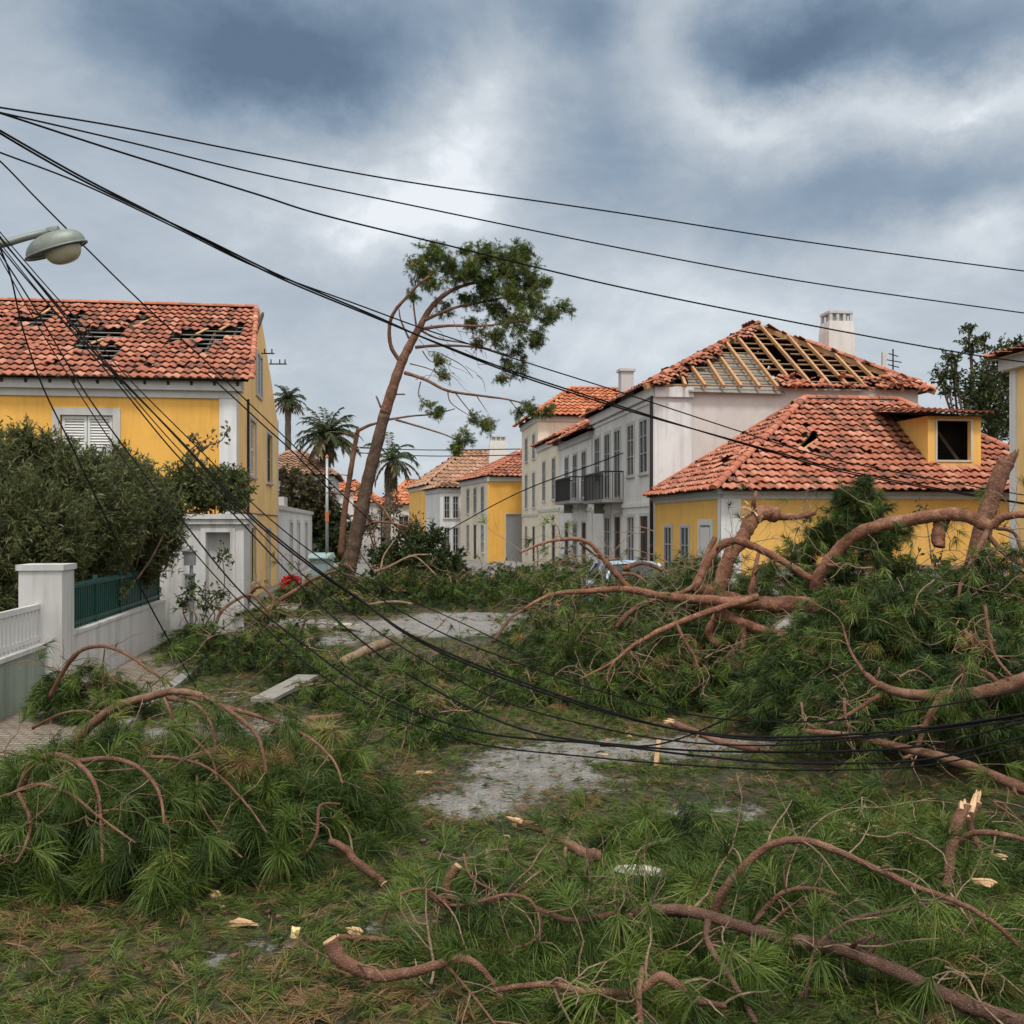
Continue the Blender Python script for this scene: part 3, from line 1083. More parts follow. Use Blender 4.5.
def white_house():
    C = V((4.62, 32.5, 0))
    wid, dep, h, rise = 9.15, 9.4, 6.9, 3.05
    root = thing('white_house', 'white two storey house whose tile roof is stripped to bare rafters', 'house', C)
    left = Face(C, SD, -SV)
    front = Face(C, SV, -SD)
    right = Face(C + SV * wid, SD, SV)
    back = Face(C + SD * dep, SV, SD)
    lw = [(.75, 1.75, 4.15, 5.95), (2.55, 3.45, 4.15, 5.95), (4.55, 5.45, 3.45, 5.95), (6.2, 7.1, 3.45, 5.95),
          (.7, 1.7, .15, 2.7), (2.5, 3.4, .9, 2.7), (4.5, 5.4, .15, 2.7), (6.2, 7.1, .9, 2.7), (8.0, 8.9, 4.15, 5.95)]
    mb = MB()
    wall_grid(mb, left, dep, 0, h, lw)
    wall_grid(mb, back, wid, 0, h, [])
    mb.build('wall', 'cool_white_plaster', root)
    mb = MB()
    wall_grid(mb, front, wid, 0, h + .05, [])
    wall_grid(mb, right, dep, 0, h, [])
    mb.build('side_wall', 'pink_plaster', root)
    for k, q in enumerate(lw):
        window(root, left, *q, style='door' if q[2] < .5 else 'sash', tw=.1, sill=q[3] - q[2] < 2.2, inset=.03, frame='grey_paint')
    balcony(root, left, 4.1, 7.5, 3.35)
    t = MB()
    left.box(t, 0, dep, 3.02, 3.16, -.01, .05)
    left.box(t, 0, dep, h - .5, h - .38, -.01, .06)
    left.box(t, 0, dep, h - .34, h - .02, -.01, .16)
    front.box(t, 0, 1.3, h - .34, h - .02, -.01, .12)
    t.build('cornice', 'cool_white_plaster', root)
    t = MB()
    left.box(t, 0, .5, 0, h - .5, -.01, .035)
    front.box(t, 0, 1.25, 0, h - .5, -.01, .03)
    t.build('corner_pilaster', 'cool_white_plaster', root)
    t = MB()
    left.box(t, -.01, .09, 0, h - .3, .036, .13)
    t.build('downpipe', 'iron', root)
    ov = .4
    A = C - SV * ov - SD * ov + EZ * h                         # front-left eave
    B = C + SV * (wid + ov) - SD * ov + EZ * h
    Cc = C + SV * (wid + ov) + SD * (dep + ov) + EZ * h
    Dd = C - SV * ov + SD * (dep + ov) + EZ * h
    R0 = C + SV * 5.25 + SD * 4.4 + EZ * (h + rise)
    R1 = C + SV * 5.25 + SD * 5.6 + EZ * (h + rise)
    sL = Slope(Dd, A, R0)
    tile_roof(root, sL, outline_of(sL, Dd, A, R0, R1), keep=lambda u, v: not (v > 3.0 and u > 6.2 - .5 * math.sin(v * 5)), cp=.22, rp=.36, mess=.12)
    sB = Slope(Cc, Dd, R1)
    tile_roof(root, sB, outline_of(sB, Cc, Dd, R1), cp=.35, rp=.5, name='rear_roof')
    sR = Slope(B, Cc, R1)
    tile_roof(root, sR, outline_of(sR, B, Cc, R1, R0), cp=.3, rp=.5, name='right_roof')
    # the front slope: tiles left only along the left hip, in a heap low on the right and a rag under the apex
    sF = Slope(A, B, R0)
    wtot = sF.uv(B)[0]
    ua, va = sF.uv(R0)

    def keep(u, v):
        hipd = (u - ua * v / va)                                 # distance from the left hip, along the eave
        hipr = ((wtot - (wtot - ua) * v / va) - u)
        n = .35 * math.sin(v * 3.1) + .25 * math.sin(v * 7.3 + 1) + .2 * math.sin(u * 5)
        if hipd < .55 + n * .55 - (.3 if v > 3.4 else 0):
            return True
        if hipr < .25 + n * .2 and v < 1.3:
            return True
        if u > 4.6 and v < .40 + .3 * math.sin(u * 1.7) + n * .5 and v < .95:
            return random.random() < .8
        if abs(u - 4.6) < .5 and 4.2 < v < 4.9:
            return random.random() < .8
        return v < .12 and u > 3.9
    tile_roof(root, sF, outline_of(sF, A, B, R0), keep=keep, cp=.21, rp=.3, mess=.5, name='broken_front_roof')
    t = MB()
    k = 0
    u = .75
    while u < wtot - .3:
        top = va * (u / ua) if u < ua else va * (wtot - u) / (wtot - ua)
        t.bar(sF.P(u + random.gauss(0, .02), .02, -.02), sF.P(u + random.gauss(0, .06), max(.2, top - .08), -.02), .085, .12, sF.n)
        u += .62
    t.bar(sF.P(0, 0, -.08), R0 - EZ * .1, .12, .18)
    t.bar(sF.P(wtot, 0, -.08), R0 - EZ * .1, .12, .18)
    t.build('rafter', 'lumber', root)
    t = MB()
    v = .3
    while v < va - .3:
        l0, l1 = ua * v / va + .2, wtot - (wtot - ua) * v / va - .2
        segs = [(l0, l1)] if random.random() < .6 else [(l0, l0 + (l1 - l0) * random.uniform(.4, .6)), (l0 + (l1 - l0) * .66, l1)]
        for a, b in segs:
            t.bar(sF.P(a, v + random.gauss(0, .03), -.11), sF.P(b, v + random.gauss(0, .05), -.11), .055, .04, sF.n)
        v += .46
    t.build('battens', 'old_lumber', root)
    t = MB()                                                       # grey board lining still fixed under the left rafters
    v = .15
    while v < 3.4:
        a = max(1.5, ua * v / va + .3) + random.uniform(0, .2)
        b = min(4.9 - .1 * v + random.uniform(-.3, .1), wtot - (wtot - ua) * v / va - .2)
        if b > a:
            t.bar(sF.P(a, v, -.24), sF.P(b, v, -.24 - random.uniform(0, .03)), .22, .02, sF.n)
        v += .235
    t.build('board_lining', 'grey_board', root)
    t = MB()
    front.box(t, .3, wid - .3, h - .28, h - .22, -dep + .3, -.3)
    t.build('attic_floor', 'dark_wood', root)
    t = MB()
    for k in range(30):                                            # slipped tiles lying along the eave
        uu = random.uniform(4.2, wtot - .3)
        p = sF.P(uu, random.uniform(-.05, .9), random.uniform(.04, .14))
        d = V((random.gauss(0, 1), random.gauss(0, 1), random.gauss(0, .3))).normalized()
        t.bar(p - d * .18, p + d * .18, .16, .03, (sF.n + V((random.gauss(0, .4), random.gauss(0, .4), 0))).normalized())
    t.build('slipped_tiles', 'clay_tile', root, tint=True)
    caps(root, [(A, A.lerp(R0, .72))], .12, skip=.25)
    caps(root, [(R0, R1), (R1, Cc), (R1, Dd), (B, R0.lerp(B, .3))], .11, skip=.05, name='far_hip_tiles')
    chimney(root, W(838, 400, 39.5) * V((1, 1, 0)) if False else V((12.85, 39.6, 0)), 1.15, 1.0, 7.4, 10.45, 'white_plaster', .92)
    cc = V((5.7, 44.5, 0))
    # a small chimney with a clay pot on the left slope
    p = W(626, 387, 41.2)
    t = MB()
    t.box(V((p.x, p.y, 8.05)), SV, SD, EZ, .26, .26, .65)
    t.box(V((p.x, p.y, 8.75)), SV, SD, EZ, .33, .33, .05)
    t.build('small_chimney', 'grey_plaster', root)
    # mast and broken aerial on the right hip
    t = MB()
    p = W(884, 372, 34.6)
    t.bar(V((p.x, p.y, 6.9)), V((p.x, p.y, CH + (HOR - 352) / FPX * 34.6)), .14, .14)
    t.build('vent_post', 'grey_plaster', root)
    t = MB()
    q = W(893, 372, 34.6)
    t.bar(V((q.x, q.y, 6.9)), V((q.x, q.y, CH + (HOR - 349) / FPX * 34.6)), .04, .04)
    for py, l in ((355, .3), (361, .5), (366, .35)):
        c = W(893, py, 34.6)
        t.bar(c - V((l * .5, 0, -.05)), c + V((l * .6, 0, -.05)), .03, .03)
    t.build('aerial', 'iron', root)


white_house()


# ---- the low yellow corner house with the dormer
def corner_house():
    C = V((5.46, 26.0, 0))
    wid, dep, h, rise = 10.2, 6.35, 3.4, 2.75
    root = thing('yellow_corner_house', 'low yellow corner house with hipped red tile roof and open dormer, behind the fallen trunk', 'house', C)
    left = Face(C, SD, -SV)
    front = Face(C, SV, -SD)
    right = Face(C + SV * wid, SD, SV)
    back = Face(C + SD * dep, SV, SD)
    lw = [(4.45, 5.2, .6, 2.35), (2.75, 3.5, .6, 2.35), (.85, 1.75, .7, 2.4)]
    fw = []
    mb = MB()
    wall_grid(mb, left, dep, 0, h, lw)
    wall_grid(mb, front, wid, 0, h, fw)
    wall_grid(mb, right, dep, 0, h, [])
    wall_grid(mb, back, wid, 0, h, [])
    mb.build('wall', 'pale_yellow_plaster', root)
    window(root, left, *lw[0], tw=.07, inset=.03, frame='grey_paint')
    window(root, left, *lw[1], tw=.07, inset=.03, frame='grey_paint')
    window(root, left, *lw[2], style='blind', tw=.16, trim='white_paint', inset=.05, frame='grey_paint')
    for q in fw:
        window(root, front, *q, tw=.14)
    t = MB()
    left.box(t, -.04, .22, 0, h - .3, -.01, .04)
    front.box(t, -.04, .50, 0, h - .3, -.01, .045)
    t.build('corner_pilaster', 'cool_white_plaster', root)
    t = MB()
    for fc, w in ((left, dep), (front, wid)):
        fc.box(t, 0, w, h - .32, h - .2, -.01, .06)
        fc.box(t, -.14, w, h - .2, h - .06, -.01, .15 if fc is left else .147)
    t.build('cornice', 'trim_stone', root)
    ov = .36
    h2 = h - .1
    A = C - SV * ov - SD * ov + EZ * h2
    B = C + SV * (wid + ov) - SD * ov + EZ * h2
    Cc = C + SV * (wid + ov) + SD * (dep - .05) + EZ * h2
    Dd = C - SV * ov + SD * (dep - .05) + EZ * h2
    R0 = C + SV * 3.75 + SD * 3.35 + EZ * (h + rise)
    R1 = C + SV * (wid - 3.5) + SD * 3.35 + EZ * (h + rise)
    sF = Slope(A, B, R0)
    z6 = zz(760, 300, 3.413)
    hole = [sF.hit(*p) for p in z6([(118, 500), (172, 440), (196, 490), (190, 502)])]
    hole2 = [sF.hit(*p) for p in z6([(500, 400), (588, 385), (600, 570), (745, 570), (752, 400)])]      # the dormer's opening in the slope
    tile_roof(root, sF, outline_of(sF, A, B, R1, R0), [hole, hole2], cp=.25, rp=.29, amp=.05, mess=.05, mat='clay_tile')
    sL = Slope(Dd, A, R0)
    hl = [sL.hit(*p) for p in zz(560, 300, 3.4125)([(535, 568), (570, 540), (600, 540), (570, 568)])]
    tile_roof(root, sL, outline_of(sL, Dd, A, R0), [hl], cp=.22, rp=.3, mess=.06, name='left_roof')
    sR = Slope(B, Cc, R1)
    tile_roof(root, sR, outline_of(sR, B, Cc, R1), cp=.3, rp=.4, name='right_roof')
    sB = Slope(Cc, Dd, R1)
    tile_roof(root, sB, outline_of(sB, Cc, Dd, R0, R1), cp=.3, rp=.4, name='rear_roof')
    caps(root, [(A, R0), (Dd, R0), (R0, R1), (B, R1), (Cc, R1)], .12, step=.3)
    t = MB()
    for p in ((120, 505, 185, 435), (150, 505, 200, 470)):
        (x0, y0), (x1, y1) = z6([(p[0], p[1]), (p[2], p[3])])
        t.bar(sF.P(*sF.hit(x0, y0), -.08), sF.P(*sF.hit(x1, y1), -.08), .07, .1, sF.n)
    t.build('bare_rafter', 'lumber', root)
    # dormer
    D0 = 26.75 + .8 + .45
    def fp(px, py):                                              # point on the dormer's front plane
        k = (V((0, 0, CH)), W(px, py, 10) - V((0, 0, CH)))
        o = C + SD * .62
        t_ = (o - k[0]).dot(SD) / k[1].dot(SD)
        return k[0] + k[1] * t_
    pl, pr = fp(928, 467), fp(981, 467)
    o = V((pl.x, pl.y, 0))
    zb, ztp = fp(950, 467).z, fp(950, 416).z
    wl = (pr - pl).dot(SV)
    dfc = Face(o, SV, -SD)
    wa, wb = (fp(937, 440) - pl).dot(SV), (fp(970.5, 440) - pl).dot(SV)
    wz0, wz1 = fp(950, 460).z, fp(950, 420.5).z
    t = MB()
    wall_grid(t, dfc, wl, zb - .25, ztp, [(wa, wb, wz0, wz1)], .14)
    # cheeks run back into the slope
    tanr = (R0.z - A.z) / ((R0 - A).dot(SD))
    back_len = (ztp - zb) / tanr + .25
    for u in (0, wl):
        t.poly([dfc.P(u, zb - .25), dfc.P(u, ztp), dfc.P(u, ztp, -back_len - .2)])
    dm = t.build('dormer', 'pale_yellow_plaster', root)
    t = MB()
    for a, b, c, d in ((wa - .05, wa, wz0 - .05, wz1 + .05), (wb, wb + .05, wz0 - .05, wz1 + .05), (wa, wb, wz1, wz1 + .05), (wa, wb, wz0 - .05, wz0)):
        dfc.box(t, a, b, c, d, -.01, .025)
    t.build('window_surround', 'trim_stone', dm)
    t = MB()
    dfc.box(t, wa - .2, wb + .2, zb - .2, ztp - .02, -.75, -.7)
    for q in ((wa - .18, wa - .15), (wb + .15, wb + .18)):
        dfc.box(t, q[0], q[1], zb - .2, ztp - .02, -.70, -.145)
    t.build('attic_shade_panels', 'attic_shade_black', dm)  # near-black panels added behind the opening, standing in for the attic's shade
    t = MB()
    t.bar(dfc.P(wa + .25, wz1 - .2, -.5), dfc.P(wb - .1, wz0 - .1, -.3), .08, .08)
    t.build('snapped_beam', 'dark_wood', dm)
    e0 = dfc.P(-.62, ztp + .03, .22)
    e1 = dfc.P(wl + .2, ztp + .03, .22)
    r0 = dfc.P(-.5, ztp + .40, -back_len - .1)
    r1 = dfc.P(wl - .3, ztp + .40, -back_len - .1)
    sd_ = Slope(e0, e1, r0)
    rf = tile_roof(dm, sd_, outline_of(sd_, e0, e1, r1, r0), cp=.2, rp=.29, name='dormer_roof', under=False)
    t = MB()
    t.poly([e0 - EZ * .03, e1 - EZ * .03, r1 - EZ * .05, r0 - EZ * .05])
    t.poly([e0 - EZ * .06, e1 - EZ * .06, r1 - EZ * .09, r0 - EZ * .09])
    t.build('dormer_soffit', 'dark_wood', dm)


corner_house()


# ---- a generic terrace house
def terrace(name, label, O, eu, ev, wid, dep, h, rise, wallmat, roofmat='clay_tile', fwin=(), lwin=(), ov=.3, hip=(2.5, 2.5), cp=.3, sidemat=None, band=None, balc=None,
            chims=(), ridge='eu', wstyle='sash', frame='grey_paint'):
    """eu = along the face turned to the camera, ev = depth; windows: fwin on that face, lwin on the street face at its left"""
    root = thing(name, label, 'house', O)
    O = V(O)
    front = Face(O, eu, -ev)
    left = Face(O, ev, -eu)
    right = Face(O + eu * wid, ev, eu)
    back = Face(O + ev * dep, eu, ev)
    mb = MB()
    wall_grid(mb, left, dep, 0, h, [q[:4] for q in lwin])
    wall_grid(mb, back, wid, 0, h, [])
    if sidemat is None:
        wall_grid(mb, front, wid, 0, h, [q[:4] for q in fwin])
        wall_grid(mb, right, dep, 0, h, [])
    mb.build('wall', wallmat, root)
    if sidemat:
        mb = MB()
        wall_grid(mb, front, wid, 0, h, [q[:4] for q in fwin])
        wall_grid(mb, right, dep, 0, h, [])
        mb.build('side_wall', sidemat, root)
    for fc, ws in ((front, fwin), (left, lwin)):
        for q in ws:
            window(root, fc, *q[:4], style=q[4] if len(q) > 4 else wstyle, tw=.08, frame=frame, inset=.03 if fc is left else .1)
    t = MB()
    left.box(t, 0, dep, h - .3, h - .02, -.01, .12)
    front.box(t, -.1, wid, h - .3, h - .02, -.01, .117)
    if band:
        left.box(t, 0, dep, band, band + .14, -.01, .05)
    t.build('cornice', 'trim_stone', root)
    if rise:
        if ridge == 'eu':
            A, B, C, Dd, R0, R1 = hip_pts(O, eu, ev, wid, dep, h, ov, rise, *hip)
            pl = [(A, B, R1, R0), (C, Dd, R0, R1), (Dd, A, R0), (B, C, R1)]
        else:
            A, B, C, Dd, R0, R1 = hip_pts(O + eu * wid, ev, -eu, dep, wid, h, ov, rise, *hip)
            pl = [(C, Dd, R0, R1), (A, B, R1, R0), (Dd, A, R0), (B, C, R1)]
        for k, q in enumerate(pl):
            sl = Slope(q[0], q[1], q[2])
            tile_roof(root, sl, outline_of(sl, *q), cp=cp, rp=cp * 1.4, mat=roofmat, name='roof' if k == 0 else 'roof_slope', amp=cp * .2)
        caps(root, [(R0, R1)] + [(q[1], q[2]) for q in pl[2:]] + [(q[0], q[2]) for q in pl[2:]], .13, roofmat, .45)
    if balc:
        balcony(root, left, *balc)
    for c in chims:
        chimney(root, *c)
    return root


def street(u, across=0.0):
    return V((5.46, 26.0, 0)) + SD * u + SV * across


u0 = (41.9 - 26) / SD.y
terrace('narrow_house', 'grey white narrow house with iron balcony, beside the white house with the stripped roof', street(u0 + .02), SV, SD, 8.5, 7.3, 6.35, 1.6, 'grey_plaster' if False else 'cool_white_plaster', 'clay_tile',
        lwin=[(1.0, 1.9, 3.6, 5.6), (3.0, 3.9, 3.6, 5.6), (5.0, 5.9, 3.6, 5.6), (1.0, 1.9, .2, 2.5, 'door'), (3.0, 3.9, .9, 2.5), (5.0, 5.9, .2, 2.5, 'door')], band=3.0, balc=(.7, 4.3, 3.45), ov=.5)
terrace('cream_house', 'plain cream terrace house beside the narrow house with the iron balcony', street(u0 + 7.4), SV, SD, 8.5, 6.7, 6.75, 1.3, 'cream_plaster', 'clay_tile',
        lwin=[(1.2, 2.1, 3.7, 5.8), (4.2, 5.1, 3.7, 5.8), (1.2, 2.1, .3, 2.4, 'door'), (4.2, 5.1, .9, 2.4)], band=3.1)
terrace('tall_cream_house', 'tall cream terrace house with orange hipped roof, far along the right row', street(u0 + 14.15), SV, SD, 9, 6.3, 8.5, 2.0, 'cream_plaster', 'orange_tile',
        lwin=[(1.0, 1.9, 6.2, 7.6), (3.9, 4.8, 6.2, 7.6), (1.0, 1.9, 3.4, 5.4), (3.9, 4.8, 3.4, 5.4), (1.0, 1.9, .3, 2.3, 'door'), (3.9, 4.8, .8, 2.3)], band=2.9, ov=.45, cp=.33)

S2 = V((-math.sin(rad(15)), math.cos(rad(15)), 0))
V2 = V((math.cos(rad(15)), math.sin(rad(15)), 0))
terrace('yellow_terrace_house', 'small yellow house with cream street front and red roof, at the bend of the street', V((-1.55, 64, 0)), V2, S2, 8, 8.3, 5.5, 2.1, 'cream_plaster', 'clay_tile',
        fwin=[(1.2, 2.9, 0.0, 3.1, 'garage')], lwin=[(1.0, 1.8, 3.2, 4.9), (3.2, 4.0, 3.2, 4.9), (5.4, 6.2, 3.2, 4.9), (1.0, 1.8, .6, 2.4), (3.2, 4.0, .1, 2.4, 'door'), (5.4, 6.2, .6, 2.4)], sidemat='yellow_plaster', cp=.34, hip=(3.5, 3.0), chims=[(V((2.0, 69, 0)), 1.0, .7, 6.5, 8.1)])
terrace('blue_grey_house', 'slim blue grey house between the small yellow house and the brown roofed one', V((-3.55, 73.5, 0)) - V2 * 1.75, V2, S2, 1.9, 6.0, 5.1, .5, 'cool_white_plaster', 'brown_tile',
        fwin=[(.3, .7, 2.9, 4.5), (.95, 1.35, 2.9, 4.5), (.3, .7, .3, 2.2), (.95, 1.35, .3, 2.2)], sidemat='cool_white_plaster', cp=.4, hip=(.6, .6))
terrace('brown_roof_house', 'cream far house with broad brown tile roof, behind the small yellow house', V((-6.9, 81, 0)), V2, S2, 10.5, 9, 5.6, 3.2, 'pale_yellow_plaster', 'brown_tile',
        fwin=[(.5, 1.5, 2.9, 4.4), (2.6, 3.5, 2.9, 4.4), (.5, 1.5, .4, 2.0), (2.6, 3.5, .4, 2.0)], cp=.42, hip=(4, 4), chims=[(V((-1.2, 85, 0)), 1.6, .8, 7.5, 9.6)])
terrace('red_roof_house', 'small far white house with bright red roof, left of the brown roofed one', V((-11.2, 92, 0)), V2, S2, 5.5, 8, 4.3, 2.4, 'white_plaster', 'orange_tile', fwin=[(.8, 1.7, 1.5, 3.2), (3.2, 4.1, 1.5, 3.2)], cp=.45, hip=(2.2, 2.2))
terrace('distant_red_house', 'farthest pale house with red roof, between the two trunks by the palms', V((-17.2, 96, 0)), V2, S2, 4.6, 8, 4.6, 2.2, 'pink_plaster', 'orange_tile', fwin=[(.7, 1.6, 1.7, 3.4), (2.8, 3.7, 1.7, 3.4)], cp=.45, hip=(2, 2))
terrace('tall_pink_house', 'far pale pink house with red roof, behind the taller green palm', V((-19.0, 88, 0)), V2, S2, 5.0, 8, 5.4, 1.9, 'pink_plaster', 'orange_tile', fwin=[(.7, 1.6, 2.7, 4.2), (2.9, 3.8, 2.7, 4.2)], cp=.45, hip=(2, 2))
terrace('grey_roof_house', 'pale house with grey roof, just past the gable of the yellow house', V((-17.0, 64, 0)), SV, SD, 5.5, 9, 5.6, 1.8, 'grey_plaster', 'brown_tile', fwin=[(1.0, 2.0, 3.0, 4.4)], cp=.4, hip=(2.2, 2.2))


def white_annex():
    O = V((-7.76, 28, 0)) + SD * 12.6
    dep, h = 20.5, 3.1
    root = thing('white_annex', 'long low white building with tall narrow windows, attached past the yellow house', 'house', O)
    side = Face(O, SD, SV)
    ws = [(5.0, 6.2, .5, 2.5), (9.2, 10.6, .5, 2.5), (14.5, 16.0, .2, 2.5, 'door')]
    mb = MB()
    wall_grid(mb, side, dep, 0, h, [q[:4] for q in ws])
    wall_grid(mb, Face(O, -SV, -SD), 5, 0, h, [])
    wall_grid(mb, Face(O - SV * 5, SD, -SV), dep, 0, h, [])
    wall_grid(mb, Face(O + SD * dep, -SV, SD), 5, 0, h, [])
    mb.build('wall', 'cool_white_plaster', root)
    for q in ws:
        window(root, side, *q[:4], style=q[4] if len(q) > 4 else 'sash', tw=.15)
    t = MB()
    side.box(t, 0, dep, h - .08, h + .1, -5, .1)
    side.box(t, 2.0, 3.6, h + .1, h + .5, -.3, .02)
    t.build('roof', 'trim_stone', root)


white_annex()


def right_edge_house():
    O = V((11.02, 22.0, 0))
    root = thing('tall_yellow_house', 'tall yellow house cut by the picture edge, with white corner and overhanging tile eave', 'house', O)
    back = O
    dep, wid, h = 9.0, 7.0, 6.1
    left = Face(O, -SD, -SV)
    mb = MB()
    ws = [(2.5, 3.6, 3.6, 5.2), (2.5, 3.6, .8, 2.4)]
    wall_grid(mb, left, dep, 0, h, ws)
    wall_grid(mb, Face(O, SV, SD), wid, 0, h, [])
    wall_grid(mb, Face(O - SD * dep, SV, -SD), wid, 0, h, [])
    wall_grid(mb, Face(O + SV * wid, -SD, SV), dep, 0, h, [])
    mb.build('wall', 'yellow_side_plaster', root)
    for q in ws:
        window(root, left, *q, style='shutter')
    t = MB()
    left.box(t, -.05, .16, 0, h - .3, -.01, .05)
    Face(O, SV, SD).box(t, 0, .4, 0, h - .3, -.01, .05)
    t.build('corner_pilaster', 'cool_white_plaster', root)
    t = MB()
    left.box(t, -.2, dep, h - .3, h - .04, -.01, .22)
    t.build('cornice', 'trim_stone', root)
    ov = .42
    A = left.P(-ov, h, ov)
    B = left.P(dep + ov, h, ov)
    R0 = left.P(2.5, h + .75, -wid / 2)
    R1 = left.P(dep - 2.5, h + .75, -wid / 2)
    Bc = left.P(dep + ov, h, -wid - ov)
    Ac = left.P(-ov, h, -wid - ov)
    for k, q in enumerate(((A, B, R1, R0), (Bc, Ac, R0, R1), (Ac, A, R0), (B, Bc, R1))):
        sl = Slope(*q[:3])
        tile_roof(root, sl, outline_of(sl, *q), cp=.22, rp=.32, name='roof' if k == 0 else 'roof_slope')
    caps(root, [(A, R0), (Ac, R0), (R0, R1), (B, R1), (Bc, R1)])
    t = MB()
    t.poly([A - EZ * .05, B - EZ * .05, left.P(dep, h - .05, 0), left.P(0, h - .05, 0)])
    t.build('soffit', 'trim_stone', root)
    t = MB()
    t.box(V((11.95, 22.4 - .9, 6.45)), SV, SD, EZ, .4, .4, .65)
    t.build('chimney', 'grey_plaster', root)


right_edge_house()


# ---------------------------------------------------------------- garden walls and street furniture at the left
def garden_front():
    p = V((-6.12, 13.6, 0))
    # pillar
    root = thing('gate_pillar', 'tall white masonry pillar with flat cap at the fence corner', 'pillar', p - SV * .28)
    f = Face(p - SV * .56, SV, -SD)
    t = MB()
    f.box(t, 0, .56, 0, 1.78, -.55, 0)
    t.build('shaft', 'wall_paint_white', root)
    t = MB()
    f.box(t, -.03, .59, 1.782, 1.86, -.58, .03)
    t.build('cap', 'wall_paint_white', root)
    # green-washed low wall with white balusters, towards the camera
    q = p - SV * .22 - SD * .003
    lw = Face(q, -SD, SV)
    root = thing('green_washed_wall', 'pale green stained low wall carrying a white balustrade', 'wall', q)
    t = MB()
    lw.box(t, 0, 5.0, 0, .74, -.2, 0)
    t.build('wall', 'wall_paint_green', root)
    t = MB()
    lw.box(t, 0, 5.0, .742, .80, -.23, .03)
    t.build('coping', 'wall_paint_white', root)
    root = thing('white_balustrade', 'white slatted railing on the pale green wall', 'railing', q + EZ * .8)
    t = MB()
    lw.box(t, .0, 5.0, 1.26, 1.33, -.13, -.06)
    lw.box(t, .0, 5.0, .84, .9, -.125, -.065)
    t.build('rail', 'white_paint', root)
    t = MB()
    for k in range(36):
        lw.box(t, .06 + k * .14, .13 + k * .14, .802, 1.258, -.118, -.072)
    t.build('slats', 'white_paint', root)
    # white low wall with green railing beyond the pillar
    q = p + SD * .553 - SV * .02
    lw = Face(q, SD, SV)
    root = thing('white_garden_wall', 'low white garden wall under the green metal railing', 'wall', q)
    t = MB()
    lw.box(t, 0, 6.2, 0, .84, -.22, 0)
    t.build('wall', 'wall_paint_white', root)
    t = MB()
    lw.box(t, 0, 6.2, .842, .89, -.24, .02)
    t.build('coping', 'wall_paint_white', root)
    root = thing('green_railing', 'dark green metal railing on the low white garden wall', 'railing', q + EZ * .89)
    t = MB()
    for z in (.95, 1.48):
        lw.box(t, .0, 6.2, z, z + .05, -.13, -.08)
    t.build('rail', 'green_metal', root)
    t = MB()
    for k in range(52):
        lw.box(t, .05 + k * .118, .10 + k * .118, .892, 1.56, -.122, -.098)
    for k in range(5):
        lw.box(t, k * 1.5, k * 1.5 + .06, .892, 1.62, -.135, -.075)
    t.build('bars', 'green_metal', root)
    t = MB()
    lw.box(t, 0.02, 6.15, .97, 1.45, -.17, -.16)
    t.build('backing_sheet', 'green_metal', root)
    # portal
    o = V((-7.35, 20.5, 0))
    f = Face(o, V((1, 0, 0)), V((0, -1, 0)))
    root = thing('garden_portal', 'white rendered garden portal with cornice and recessed panel, before the yellow gable', 'portal', o)
    t = MB()
    hole = (1.08, 1.58, .1, 2.25)
    wall_grid(t, f, 1.85, 0, 2.42, [hole], .2)
    wall_grid(t, Face(o + V((1.85, 0, 0)), V((0, 1, 0)), V((1, 0, 0))), .5, 0, 2.42, [])
    wall_grid(t, Face(o + V((0, .5, 0)), V((1, 0, 0)), V((0, 1, 0))), 1.85, 0, 2.42, [])
    wall_grid(t, Face(o, V((0, 1, 0)), V((-1, 0, 0))), .5, 0, 2.42, [])
    t.build('wall', 'wall_paint_white', root)
    t = MB()
    f.box(t, .55, 1.93, 2.42, 2.52, -.55, .07)
    f.box(t, .5, 1.97, 2.523, 2.62, -.58, .11)
    t.build('cornice', 'wall_paint_white', root)
    t = MB()
    f.box(t, hole[0], hole[1], hole[2], hole[3], -.22, -.18)
    t.build('door', 'trim_stone', root)
    t = MB()
    f.box(t, .98, 1.078, 0, 2.33, .0, .04)
    f.box(t, 1.582, 1.68, 0, 2.33, .0, .04)
    f.box(t, 1.08, 1.58, 2.252, 2.33, .0, .04)
    t.build('surround', 'wall_paint_white', root)
    # meter post
    c = V((-6.22, 19.4, 0))
    root = thing('meter_post', 'grey meter boxes on a steel post before the white portal', 'meter', c)
    t = MB()
    t.tube([c, c + EZ * 2.0], [.035, .035], 8)
    t.build('post', 'galvanised', root)
    for z, w in ((1.75, .10), (1.3, .08), (.85, .07)):
        t = MB()
        t.box(c + EZ * z + V((0, -.09, 0)), V((1, 0, 0)), V((0, 1, 0)), EZ, w, .06, .13)
        t.box(c + EZ * (z + .145) + V((0, -.09, 0)), V((1, 0, 0)), V((0, 1, 0)), EZ, w + .015, .09, .014)
        t.build('meter_box', 'galvanised', root)
    # white garden wall behind the fallen trunk, right
    o = V((5.0, 20.2, 0))
    f = Face(o, V((1, 0, 0)), V((0, -1, 0)))
    root = thing('white_yard_wall', 'white yard wall behind the fallen trunk, in front of the low yellow house', 'wall', o)
    t = MB()
    f.box(t, 0, 5.0, 0, 1.5, -.25, 0)
    t.build('wall', 'white_plaster', root)
    t = MB()
    f.box(t, -.05, 5.05, 1.502, 1.6, -.3, .05)
    t.build('coping', 'brown_tile', root, tint=True)


garden_front()


